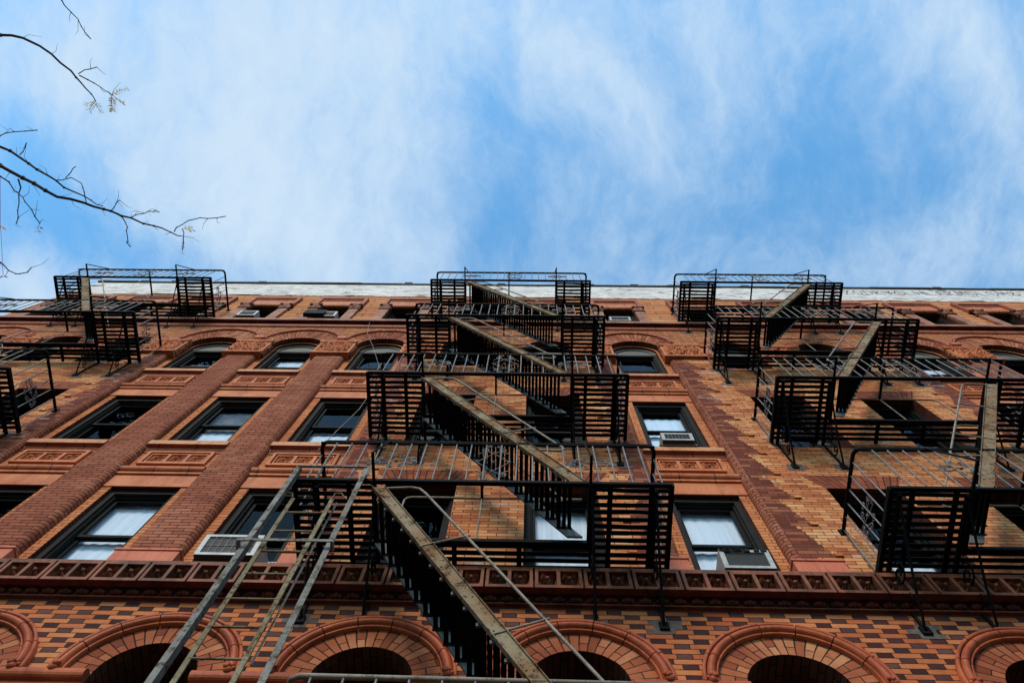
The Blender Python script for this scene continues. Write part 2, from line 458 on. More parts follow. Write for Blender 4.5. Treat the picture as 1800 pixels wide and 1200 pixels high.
# ------------------------------------------------------------------ mesh helper
class MB:
    def __init__(s):
        s.v = []; s.f = []; s.uv = []; s.sm = []; s.mi = []; s.edge = []
        s.cur = 0
    def face(s, pts, uvs=None, smooth=False):
        i0 = len(s.v)
        s.v.extend([tuple(p) for p in pts])
        s.edge.extend([9.0] * len(pts))
        s.f.append(list(range(i0, i0 + len(pts))))
        if uvs is None:
            n = (Vector(pts[1]) - Vector(pts[0])).cross(Vector(pts[2]) - Vector(pts[0]))
            a = [abs(k) for k in n]
            if a[1] >= a[0] and a[1] >= a[2]:
                uvs = [(p[0], p[2]) for p in pts]
            elif a[0] >= a[2]:
                uvs = [(p[1], p[2]) for p in pts]
            else:
                uvs = [(p[0], p[1]) for p in pts]
        s.uv.append(list(uvs)); s.sm.append(smooth); s.mi.append(s.cur)
    def box(s, x0, x1, y0, y1, z0, z1):
        p = [(x0, y0, z0), (x1, y0, z0), (x1, y1, z0), (x0, y1, z0), (x0, y0, z1), (x1, y0, z1), (x1, y1, z1), (x0, y1, z1)]
        for q in ((0, 1, 5, 4), (1, 2, 6, 5), (2, 3, 7, 6), (3, 0, 4, 7), (4, 5, 6, 7), (3, 2, 1, 0)):
            s.face([p[i] for i in q])
    def grid(s, rows, smooth=True, uvf=None, closed=False):
        """rows: list of equal-length point lists, vertices shared so shading is smooth"""
        i0 = len(s.v)
        nr, nc = len(rows), len(rows[0])
        for r in rows:
            s.v.extend([tuple(p) for p in r])
            s.edge.extend([9.0] * nc)
        for i in range(nr - 1):
            for j in range(nc - (0 if closed else 1)):
                k = (j + 1) % nc
                s.f.append([i0 + i * nc + j, i0 + i * nc + k, i0 + (i + 1) * nc + k, i0 + (i + 1) * nc + j])
                if uvf:
                    s.uv.append([uvf(i, j), uvf(i, j + 1), uvf(i + 1, j + 1), uvf(i + 1, j)])
                else:
                    s.uv.append([(rows[a][b % nc][0], rows[a][b % nc][2]) for a, b in ((i, j), (i, j + 1), (i + 1, j + 1), (i + 1, j))])
                s.sm.append(smooth); s.mi.append(s.cur)
    def sweepx(s, prof, x0, x1, smooth=False, caps=True):
        """profile of (y, z) points swept along X"""
        L = 0
        for a, b in zip(prof, prof[1:]):
            d = math.hypot(b[0] - a[0], b[1] - a[1])
            s.face([(x0, *a), (x1, *a), (x1, *b), (x0, *b)], [(x0, L), (x1, L), (x1, L + d), (x0, L + d)], smooth)
            L += d
        if caps:
            s.face([(x0, *p) for p in prof]); s.face([(x1, *p) for p in reversed(prof)])
    def tube(s, pts, r, n=8, caps=True):
        pts = [Vector(p) for p in pts]
        rows = []
        prev = None
        for i, p in enumerate(pts):
            if i == 0: d = pts[1] - pts[0]
            elif i == len(pts) - 1: d = pts[-1] - pts[-2]
            else: d = (pts[i + 1] - p).normalized() + (p - pts[i - 1]).normalized()
            d.normalize()
            if prev is None:
                a = d.orthogonal().normalized()
            else:
                a = (prev - d * prev.dot(d)).normalized()
            prev = a
            b = d.cross(a)
            rr = r[i] if isinstance(r, (list, tuple)) else r
            rows.append([p + (a * math.cos(2 * PI * k / n) + b * math.sin(2 * PI * k / n)) * rr for k in range(n)])
        s.grid(rows, True, None, True)
        if caps:
            s.face(rows[0][::-1]); s.face(rows[-1])
    def bar(s, a, b, wd, ht, up=(0, 0, 1)):
        """rectangular bar from a to b; wd across, ht along up"""
        a = Vector(a); b = Vector(b); d = (b - a).normalized()
        up = Vector(up); up = (up - d * up.dot(d)).normalized()
        sd = d.cross(up)
        c = []
        for p in (a, b):
            for i, j in ((-1, -1), (1, -1), (1, 1), (-1, 1)):
                c.append(p + sd * (wd / 2 * i) + up * (ht / 2 * j))
        for q in ((0, 1, 2, 3), (7, 6, 5, 4), (0, 4, 5, 1), (1, 5, 6, 2), (2, 6, 7, 3), (3, 7, 4, 0)):
            s.face([c[i] for i in q])
    def build(s, name, mats, parent=None, loc=(0, 0, 0)):
        me = bpy.data.meshes.new(name)
        me.from_pydata(s.v, [], s.f)
        uvl = me.uv_layers.new(name='UVMap')
        flat = [c for f in s.uv for t_ in f for c in t_]
        uvl.data.foreach_set('uv', flat)
        me.polygons.foreach_set('use_smooth', s.sm)
        me.polygons.foreach_set('material_index', s.mi)
        at = me.attributes.new('edge', 'FLOAT', 'POINT')
        at.data.foreach_set('value', s.edge)
        if not isinstance(mats, (list, tuple)): mats = [mats]
        for m_ in mats: me.materials.append(m_)
        me.update()
        o = bpy.data.objects.new(name, me)
        C.objects.link(o)
        o.location = loc
        if parent is not None: o.parent = parent
        return o


def empty(name, loc, label, cat, group=None):
    o = bpy.data.objects.new(name, None)
    C.objects.link(o)
    o.location = loc
    tag(o, label, cat, group)
    return o


def tag(o, label=None, cat=None, group=None, kind=None):
    if label: o['label'] = label
    if cat: o['category'] = cat
    if group: o['group'] = group
    if kind: o['kind'] = kind
    return o


def copy(o, parent, loc=None):
    c = o.copy(); C.objects.link(c); c.parent = parent
    if loc is not None: c.location = loc
    return c


def arc(cx, cz, r, a0, a1, n, y=0.0):
    return [(cx + r * math.cos(a0 + (a1 - a0) * i / n), y, cz + r * math.sin(a0 + (a1 - a0) * i / n)) for i in range(n + 1)]


def holes_wall(mb, x0, x1, z0, z1, y, holes, xs=(), edgef=None):
    """flat wall at depth y with rectangular holes [(hx0,hx1,hz0,hz1)]"""
    X = sorted(set([x0, x1] + [h[0] for h in holes] + [h[1] for h in holes] + [q for q in xs if x0 < q < x1]))
    Z = sorted(set([z0, z1] + [min(max(h[2], z0), z1) for h in holes] + [min(max(h[3], z0), z1) for h in holes]))
    for a, b in zip(X, X[1:]):
        for c, d in zip(Z, Z[1:]):
            mx, mz = (a + b) / 2, (c + d) / 2
            if any(h[0] < mx < h[1] and h[2] < mz < h[3] for h in holes): continue
            mb.face([(a, y, c), (b, y, c), (b, y, d), (a, y, d)])
            if edgef:
                mb.edge[-4:] = [edgef(a), edgef(b), edgef(b), edgef(a)]


def arch_wall(mb, x0, x1, z0, z1, y, cx, zs, r, n=28):
    """flat wall cell with an arched opening (semicircle on jambs)"""
    if x0 < cx - r: mb.face([(x0, y, z0), (cx - r, y, z0), (cx - r, y, z1), (x0, y, z1)])
    if x1 > cx + r: mb.face([(cx + r, y, z0), (x1, y, z0), (x1, y, z1), (cx + r, y, z1)])
    A = arc(cx, zs, r, PI, 0, n, y)
    for a, b in zip(A, A[1:]):
        mb.face([a, b, (b[0], y, z1), (a[0], y, z1)])


def reveal_rect(mb, h, y0, y1, bottom=True):
    a, b, c, d = h
    mb.face([(a, y0, c), (a, y1, c), (a, y1, d), (a, y0, d)])
    mb.face([(b, y1, c), (b, y0, c), (b, y0, d), (b, y1, d)])
    mb.face([(a, y0, d), (a, y1, d), (b, y1, d), (b, y0, d)])
    if bottom: mb.face([(a, y1, c), (a, y0, c), (b, y0, c), (b, y1, c)])


def reveal_arch(mb, cx, zs, r, z0, y0, y1, n=28):
    P_ = [(cx - r, 0, z0)] + arc(cx, zs, r, PI, 0, n) + [(cx + r, 0, z0)]
    L = 0
    for a, b in zip(P_, P_[1:]):
        d = math.dist(a, b)
        mb.face([(a[0], y0, a[2]), (a[0], y1, a[2]), (b[0], y1, b[2]), (b[0], y0, b[2])],
                [(y0, L), (y1, L), (y1, L + d), (y0, L + d)])
        L += d


def vring(mb, cx, zi, ri, zo, ro, y, a0=0.0, a1=PI, n=40):
    """ring of radial bricks; u = distance along the arch, v = along the radius (material swaps them)"""
    for i in range(n):
        t0, t1 = a0 + (a1 - a0) * i / n, a0 + (a1 - a0) * (i + 1) / n
        def pt(t, r, zc): return (cx + r * math.cos(t), y, zc + r * math.sin(t))
        s0, s1 = t0 * ri * 1.15, t1 * ri * 1.15
        mb.face([pt(t0, ri, zi), pt(t1, ri, zi), pt(t1, ro, zo), pt(t0, ro, zo)], [(s0, 0), (s1, 0), (s1, ro - ri), (s0, ro - ri)])


def arch_mould(mb, cx, zc, prof, a0, a1, n=48, joints=0, gap=0.006):
    """moulding swept along an arc; prof of (radius, y)"""
    rng = [(a0, a1)]
    if joints:
        rng = [(a0 + (a1 - a0) * k / joints, a0 + (a1 - a0) * (k + 1) / joints) for k in range(joints)]
    for (b0, b1) in rng:
        g = gap / prof[0][0] if joints else 0
        k = max(3, int(n * abs(b1 - b0) / abs(a1 - a0)))
        rows = []
        for i in range(k + 1):
            t_ = b0 + g + (b1 - b0 - 2 * g) * i / k
            rows.append([(cx + r_ * math.cos(t_), y_, zc + r_ * math.sin(t_)) for r_, y_ in prof])
        mb.grid(rows, True)
        mb.face(rows[0]); mb.face(rows[-1][::-1])


def half_round(r0, r1, y0, depth, n=8):
    """profile bulging towards -Y between two radii"""
    c = (r0 + r1) / 2; h = (r1 - r0) / 2
    return [(c - h * math.cos(PI * i / n), y0 - depth * math.sin(PI * i / n)) for i in range(n + 1)]


def leafcell(mb, x0, x1, z0, z1, yf, deep=0.035):
    """square sunk cell with a four-leaf cross and a boss"""
    yb = yf + deep
    cx, cz = (x0 + x1) / 2, (z0 + z1) / 2
    for a, b in (((x0, z0), (x1, z0)), ((x1, z0), (x1, z1)), ((x1, z1), (x0, z1)), ((x0, z1), (x0, z0))):
        mb.face([(a[0], yf, a[1]), (b[0], yf, b[1]), (b[0], yb, b[1]), (a[0], yb, a[1])])
    mb.face([(x0, yb, z0), (x1, yb, z0), (x1, yb, z1), (x0, yb, z1)])
    hx, hz = (x1 - x0) / 2 * .95, (z1 - z0) / 2 * .95
    for sx, sz in ((1, 1), (-1, 1), (1, -1), (-1, -1)):
        for (ax, az), wl in (((1, 1), .30), ((.95, .42), .17), ((.42, .95), .17)):
            t_ = (cx + sx * hx * ax, yb - .004, cz + sz * hz * az)
            d = Vector((sx * hx * ax, 0, sz * hz * az)); q = Vector((-d.z, 0, d.x)).normalized() * wl * min(hx, hz)
            mid = Vector((cx, 0, cz)) + d * .52
            top = (mid.x, yf - .008 if wl > .2 else yf + .008, mid.z)
            l_ = (mid.x + q.x, yb - .002, mid.z + q.z); r_ = (mid.x - q.x, yb - .002, mid.z - q.z)
            c0 = (cx, yf + .002, cz)
            for tri in ((c0, l_, top), (c0, top, r_), (top, l_, t_), (top, t_, r_)):
                mb.face(tri, [(0, 0)] * 3)
    ball(mb, (cx, yf + .005, cz), .16 * min(hx, hz) * 2 * .8, 6, 4)


def ball(mb, c, r, n=8, k=5, sy=1.0, sz=1.0):
    rows = []
    for i in range(k + 1):
        a = PI * i / k
        rows.append([(c[0] + r * math.sin(a) * math.cos(2 * PI * j / n), c[1] + r * sy * math.sin(a) * math.sin(2 * PI * j / n), c[2] + r * sz * math.cos(a)) for j in range(n)])
    mb.grid(rows, True, None, True)


def carved(mb, o, ux, uz, wd, ht, nrm, amp=.035, step=.022, seed=0):
    """carved foliage relief: scrolling ridges on a rectangle with origin o, in-plane axes ux, uz"""
    o = Vector(o); ux = Vector(ux); uz = Vector(uz); nrm = Vector(nrm)
    nx, nz = max(2, int(wd / step)), max(2, int(ht / step))
    rows = []
    for j in range(nz + 1):
        r_ = []
        for i in range(nx + 1):
            a, b = wd * i / nx, ht * j / nz
            q = Vector((a * 9 + seed * 7.1, b * 9, seed))
            tw = noise.noise(q) * 2.2
            h = abs(math.sin(a * 26 + tw * 2.6)) * abs(math.cos(b * 24 + tw * 3.1)) + .5 * noise.noise(q * 3)
            e = min(1, min(i, nx - i, j, nz - j) * .8)
            r_.append(o + ux * a + uz * b + nrm * (amp * e * max(-.2, h)))
        rows.append(r_)
    mb.grid(rows, True)


# ------------------------------------------------------------------ ground
g = MB(); g.face([(-400, -400, -0.13), (400, -400, -0.13), (400, 400, -0.13), (-400, 400, -0.13)])
tag(g.build('street', M['asphalt']), kind='structure')
g = MB(); g.box(-40, 45, -7.2, -0.02, -0.13, 0.0)
tag(g.build('pavement', M['walk']), kind='structure')

# ------------------------------------------------------------------ building
BX0, BX1 = -14.5, 21.0
bld = empty('brick_apartment_building', (0, 0, 0),
            'tall red and orange brick building with roll-edged pilasters, arched windows and white parapet', 'building')
OW, WH = 0.655, 0.515
COLS = [-13.30, -7.595, -5.57, -3.545, 2.52, 9.20, 11.225, 13.25]
BAYS = [(-12.645, -8.25, [-11.335, -9.565]), (-2.89, 1.865, [-1.535, 0.47]), (3.175, 8.545, [4.80, 6.885]), (13.905, 19.0, [15.4, 17.4])]
ROWS = [(9.50, 12.03), (13.60, 16.08)]
Z3, ZS3 = 17.65, 19.65
ARCHX = [-13.79, -11.745, -9.70, -7.66, -5.615, -3.58, -1.54, 0.50, 2.54, 4.93, 6.98, 9.03, 11.07, 13.1, 15.2, 17.3, 19.4]
ZA = 7.80

# lower wall with its row of arches
mb = MB()
edges = [BX0] + [(a + b) / 2 for a, b in zip(ARCHX, ARCHX[1:])] + [BX1]
for cx, a, b in zip(ARCHX, edges, edges[1:]):
    arch_wall(mb, a, b, 3.4, 9.0, 0.0, cx, ZA, 0.49)
    mb.face([(cx - .49, 0, 3.4), (cx + .49, 0, 3.4), (cx + .49, 0, 4.9), (cx - .49, 0, 4.9)])
mb.build('lower_wall', M['check'], bld)
for cx in ARCHX:
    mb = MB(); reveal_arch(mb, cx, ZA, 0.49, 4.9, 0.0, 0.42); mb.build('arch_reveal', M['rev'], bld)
for cx in ARCHX:
    if cx > 12: continue
    mb = MB(); vring(mb, cx, ZA, .485, ZA, .755, -0.003)
    vr = mb.build('arch_ring', M['vous'], bld)
    mb = MB()
    arch_mould(mb, cx, ZA, [(.752, 0), (.752, -.05), (.768, -.055), (.772, -.035)], 0.0, PI, joints=7)
    arch_mould(mb, cx, ZA, half_round(.772, .865, -.02, .075), 0.0, PI, joints=7)
    arch_mould(mb, cx, ZA, [(.865, -.02), (.868, -.075), (.90, -.075), (.90, 0)], 0.0, PI, joints=7)
    for sx in (-1, 1):       # curled leaf at each end of the label mould
        for k in range(5):
            a = k * 1.1
            ball(mb, (cx + sx * (.82 + .035 * math.cos(a)), -.075 - .012 * k, ZA + .03 + .03 * math.sin(a)), .026, 7, 4)
        ball(mb, (cx + sx * .82, -.09, ZA - .02), .045, 8, 5)
    mb.build('arch_moulding', M['label'], bld)
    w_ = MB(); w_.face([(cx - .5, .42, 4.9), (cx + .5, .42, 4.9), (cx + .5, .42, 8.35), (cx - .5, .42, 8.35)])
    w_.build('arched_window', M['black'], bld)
# string course between the arches
e2 = sorted([BX0] + [c - .49 for c in ARCHX] + [c + .49 for c in ARCHX] + [BX1])
for a, b in zip(e2[0::2], e2[1::2]):
    mb = MB()
    pr = [(0, 7.80), (-.05, 7.80)] + [(-.05 - .05 * math.sin(PI * i / 8), 7.735 + .065 * math.cos(PI * i / 8)) for i in range(9)] + [(-.03, 7.665), (-.03, 7.62), (0, 7.62)]
    mb.sweepx(pr, a, b, True)
    n_ = int((b - a) / .22)
    for i in range(n_):
        ball(mb, (a + (b - a) * (i + .5) / n_, -.01, 7.53), .06, 8, 5, .6)
    mb.build('string_course', M['label'], bld)

# storefront storey under the frame of the picture
mb = MB()
holes = [(x, x + 2.6, 0.35, 2.9) for x in [-13.6 + 3.6 * k for k in range(9)]]
holes_wall(mb, BX0, BX1, -0.02, 3.4, 0.0, holes)
mb.build('ground_floor_wall', M['base'], bld)
for h in holes:
    mb = MB(); reveal_rect(mb, h, 0, .3); mb.build('shop_reveal', M['base'], bld)
for h in holes:
    mb = MB(); mb.box(h[0], h[1], .30, .33, h[2], h[3]); mb.build('shop_window', M['frame'], bld)

# lower cornice with leaf blocks and a cove of rosettes
mb = MB()
mb.sweepx([(.13, 9.52), (-.18, 9.50), (-.20, 9.48), (-.20, 9.455)], BX0, BX1)
x = BX0; k = 0; BP = 0.54
while x < BX1:
    a, b = x + .012, min(x + BP - .012, BX1)
    y = -.20
    m0 = (a + b) / 2
    cells = [(a + .035, m0 - .02), (m0 + .02, b - .035)]
    holes_wall(mb, a, b, 9.075, 9.455, y, [(c0, c1, 9.125, 9.405) for c0, c1 in cells])
    for c0, c1 in cells: leafcell(mb, c0, c1, 9.125, 9.405, y, .085)
    mb.face([(a, y, 9.075), (a, -.105, 9.075), (a, -.105, 9.455), (a, y, 9.455)])
    mb.face([(b, y, 9.075), (b, -.15, 9.075), (b, -.15, 9.455), (b, y, 9.455)])
    x += BP; k += 1
mb.sweepx([(-.20, 9.455), (-.105, 9.45), (-.105, 9.075)], BX0, BX1, caps=False)
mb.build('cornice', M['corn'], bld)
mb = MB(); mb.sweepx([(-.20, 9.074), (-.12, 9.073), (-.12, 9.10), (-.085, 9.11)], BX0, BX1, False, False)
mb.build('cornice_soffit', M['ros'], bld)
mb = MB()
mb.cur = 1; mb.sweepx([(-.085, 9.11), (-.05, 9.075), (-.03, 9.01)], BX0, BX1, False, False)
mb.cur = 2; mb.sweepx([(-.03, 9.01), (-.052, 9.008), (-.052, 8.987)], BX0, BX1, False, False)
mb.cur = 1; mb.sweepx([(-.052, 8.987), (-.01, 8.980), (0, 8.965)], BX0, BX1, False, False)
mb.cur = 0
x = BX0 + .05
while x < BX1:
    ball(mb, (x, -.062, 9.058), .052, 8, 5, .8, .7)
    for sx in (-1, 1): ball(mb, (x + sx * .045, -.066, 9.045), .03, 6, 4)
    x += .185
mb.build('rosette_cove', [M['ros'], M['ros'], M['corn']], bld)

# flat bays behind the fire escapes
BW = .515
for bi, (x0, x1, wc) in enumerate(BAYS):
    holes = [(c - BW, c + BW, r0, r1 + .03) for c in wc for (r0, r1) in ROWS] + [(c - BW, c + BW, 18.0, 18.72) for c in wc]
    mid = (x0 + x1) / 2
    mb = MB()
    holes_wall(mb, x0 + .10, x1 - .10, 9.45, 18.72, 0.0, holes, xs=(mid,), edgef=lambda q, x0=x0, x1=x1: min(q - x0, x1 - q))
    mb.build('bay_wall', M['bay'], bld)
    for h in holes[:-2]:
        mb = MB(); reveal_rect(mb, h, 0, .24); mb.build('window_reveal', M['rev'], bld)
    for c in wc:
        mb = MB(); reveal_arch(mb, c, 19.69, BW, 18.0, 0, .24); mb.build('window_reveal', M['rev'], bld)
    # splayed flat lintels of dark brick
    for c in wc:
        for (r0, r1) in ROWS:
            mb = MB(); zt = r1 + .47; z0_ = r1 + .03
            N = 16
            for i in range(N):
                a0, a1 = -1 + 2 * i / N, -1 + 2 * (i + 1) / N
                s0, s1 = BW * 1.1 * (i / N) * 2, BW * 1.1 * ((i + 1) / N) * 2
                mb.face([(c + a0 * BW, -.004, z0_), (c + a1 * BW, -.004, z0_), (c + a1 * (BW + .22), -.004, zt), (c + a0 * (BW + .22), -.004, zt)],
                        [(s0, 0), (s1, 0), (s1, .44), (s0, .44)])
            mb.build('window_lintel', M['jack'], bld)
        mb = MB(); vring(mb, c, 19.69, BW, 19.69, BW + .30, -.003)
        mb.build('arch_ring', M['vous'], bld)
    # teeth: bricks left projecting where the dark quoins step back
    mb = MB()
    for e_, sg in ((x0, 1), (x1, -1)):
        z = 9.45
        k = 0
        while z < 18.6:
            z = math.ceil((z + .001) / .78) * .78
            xx = e_ + sg * (.52 + random.uniform(-.03, .03))
            if z < 18.5 and not any(h[0] - .06 < xx < h[1] + .06 and h[2] < z < h[3] for h in holes):
                a, b = sorted((xx, xx + sg * .10))
                mb.box(a, b, -.026, 0, z + .008, z + .072)
                mb.build('projecting_brick', M['bay'], bld); mb = MB()
            z += .01

# cement smears round the fire escape anchors, each an irregular thin patch
# pilasters with rolled edges
def pilaster(xl, xr, zt, left=True, right=True, front=True):
    mb = MB()
    r, d = .10, .12
    path = []
    if left:
        path += [(xl, d)] + [(xl + r - r * math.cos(a), r - r * math.sin(a)) for a in [PI / 2 * i / 7 for i in range(8)]]
    else: path += [(xl, 0)]
    if right:
        path += [(xr - r + r * math.sin(a), r - r * math.cos(a)) for a in [PI / 2 * i / 7 for i in range(8)]] + [(xr, d)]
    else: path += [(xr, 0)]
    L = [0]
    for a, b in zip(path, path[1:]): L.append(L[-1] + math.hypot(b[0] - a[0], b[1] - a[1]))
    zb = 9.95
    # scalloped roll: each course bulges a little
    zs = []
    z = zb
    H = .078
    while z < zt:
        z2 = min(math.floor(z / H + 1.0001) * H, zt)
        zs += [(z, -.35), (z + .012, 0), (max(z2 - .012, z + .013), 0)]
        z = z2
    zs.append((zt, -.35))
    rows = []
    for z, q in zs:
        rw = []
        for i, (px, py) in enumerate(path):
            k = 0
            ox = 0; oy = 0
            if left and i < 9:
                a = PI / 2 * max(0, i - 1) / 7; ox, oy = -math.cos(a) * -q * -.011, math.sin(a) * .011 * -q
                ox = math.cos(a) * .011 * -q
            if right and i >= len(path) - 9:
                a = PI / 2 * min(7, i - (len(path) - 9)) / 7
                ox, oy = -math.sin(a) * .011 * -q, math.cos(a) * .011 * -q
            rw.append((px + ox, py + oy, z))
        rows.append(rw)
    mb.grid(rows, False, lambda i, j: (L[min(j, len(L) - 1)] + xl, rows[min(i, len(rows) - 1)][0][2]))
    return mb.build('pilaster', M['pil'], bld)


def capital(x0, x1, par, left=True, right=True):
    mb = MB()
    zb, zt = 18.72, 19.62
    y = -.05
    # ledge under the carved face
    mb.box(x0 - .02, x1 + .02, y - .03, .11, zb, zb + .075)
    mb.box(x0, x1, y + .02, .11, zb + .075, zt)
    for a, b in ((x0, x0 + .05), (x1 - .05, x1)): mb.box(a, b, y, y + .02, zb + .075, zt)
    mb.box(x0 + .05, x1 - .05, y, y + .02, zt - .05, zt)
    mb.box(x0 + .05, x1 - .05, y, y + .02, zb + .075, zb + .13)
    carved(mb, (x0 + .05, y + .016, zb + .13), (1, 0, 0), (0, 0, 1), x1 - x0 - .1, zt - zb - .18, (0, -1, 0), .085, .02, x0)
    if right: carved(mb, (x1 + .001, y + .02, zb + .12), (0, 1, 0), (0, 0, 1), .13, zt - zb - .17, (1, 0, 0), .05, .018, x0 + 3)
    if left: carved(mb, (x0 - .001, y + .02, zb + .12), (0, 1, 0), (0, 0, 1), .13, zt - zb - .17, (-1, 0, 0), .03, .02, x0 + 5)
    # rolled top member
    pr = [(.0, zt + .13)] + [(y - .0 - .045 * math.sin(PI * i / 8), zt + .065 + .065 * math.cos(PI * i / 8)) for i in range(9)] + [(.1, zt)]
    mb.sweepx(pr, x0 - .015, x1 + .015, True)
    return mb.build('capital', M['terra'], par)


def base_block(x0, x1, par):
    mb = MB(); mb.box(x0, x1, -.045, .115, 9.45, 9.965); mb.box(x0 - .015, x1 + .015, -.06, .115, 9.965, 10.0)
    return mb.build('base_block', M['base'], par)


prs = [(COLS[i] + OW, COLS[i + 1] - OW) for i in (1, 2, 5, 6)]
for a, b in prs:
    p_ = pilaster(a, b, 18.73)
    capital(a - .07, b + .07, p_); base_block(a - .03, b + .04, p_)
# single rolled strips where a column of windows meets a flat bay
for x_, sd in ((COLS[0] - OW, -1), (COLS[0] + OW, 1), (COLS[1] - OW, -1), (COLS[3] + OW, 1), (COLS[4] - OW, -1), (COLS[4] + OW, 1), (COLS[5] - OW, -1), (COLS[7] + OW, 1)):
    wd = .54 if x_ < -13.9 else .1001
    if sd > 0:
        p_ = pilaster(x_, x_ + wd, 18.73, True, False); base_block(x_ - .04, x_ + .56, p_); capital(x_ - .085, x_ + .85 if True else 0, p_, True, False)
    else:
        p_ = pilaster(x_ - wd, x_, 18.73, False, True); base_block(x_ - .56, x_ + .04, p_); capital(x_ - min(.85, x_ - BX0), x_ + .085, p_, False, True)
# corner of the building, left of the first column, is closed by the side wall below

# lime streaks bled out of the joints of the dark strip
rl_ = random.Random(5)
for (sx_, sz_) in ((3.27, 13.3), (3.42, 13.0), (3.52, 12.7), (3.30, 12.6), (3.62, 12.35), (3.30, 13.9), (3.45, 11.3), (3.60, 10.6)):
    mb = MB()
    x, z = sx_, sz_
    for k in range(5):
        x2, z2 = x + rl_.uniform(-.012, .012), z - rl_.uniform(.05, .11)
        w1, w2_ = .006 * (1 - k * .15), .006 * (1 - (k + 1) * .17)
        mb.face([(x - w1, -.004, z), (x + w1, -.004, z), (x2 + w2_, -.004, z2), (x2 - w2_, -.004, z2)])
        x, z = x2, z2
    mb.build('lime_streak', M['cement'], bld)

# frieze and string across the flat bays
for (x0, x1, wc) in BAYS:
    segs = []
    xs = [x0 + .8] + [q for c in wc for q in (c - BW, c + BW)] + [x1 - .8]
    for a, b in zip(xs[0::2], xs[1::2]):
        if b - a < .06: continue
        mb = MB()
        holes_wall(mb, a, b, 18.72, 19.66, 0.0, [])
        mb.box(a, b, -.055, 0, 18.72, 18.79)
        nw = max(1, int((b - a) / .45))
        for i in range(nw):                      # flowing ribbon relief
            c0 = a + (b - a) * i / nw; c1 = a + (b - a) * (i + 1) / nw
            carved(mb, (c0 + .03, -.004, 18.84), (1, 0, 0), (0, 0, 1), c1 - c0 - .06, .70, (0, -1, 0), .07, .025, c0)
            mb.tube([(c0 + .03, -.03, 18.86), (c0 + .12, -.04, 18.95), ((c0 + c1) / 2, -.035, 19.2), (c1 - .12, -.04, 19.45), (c1 - .03, -.03, 19.55)], .03, 6)
        pr = [(.0, 19.75)] + [(-.03 - .045 * math.sin(PI * i / 8), 19.68 + .065 * math.cos(PI * i / 8)) for i in range(9)] + [(0, 19.61)]
        mb.sweepx(pr, a, b, True)
        mb.build('bay_frieze', M['terra'], bld)

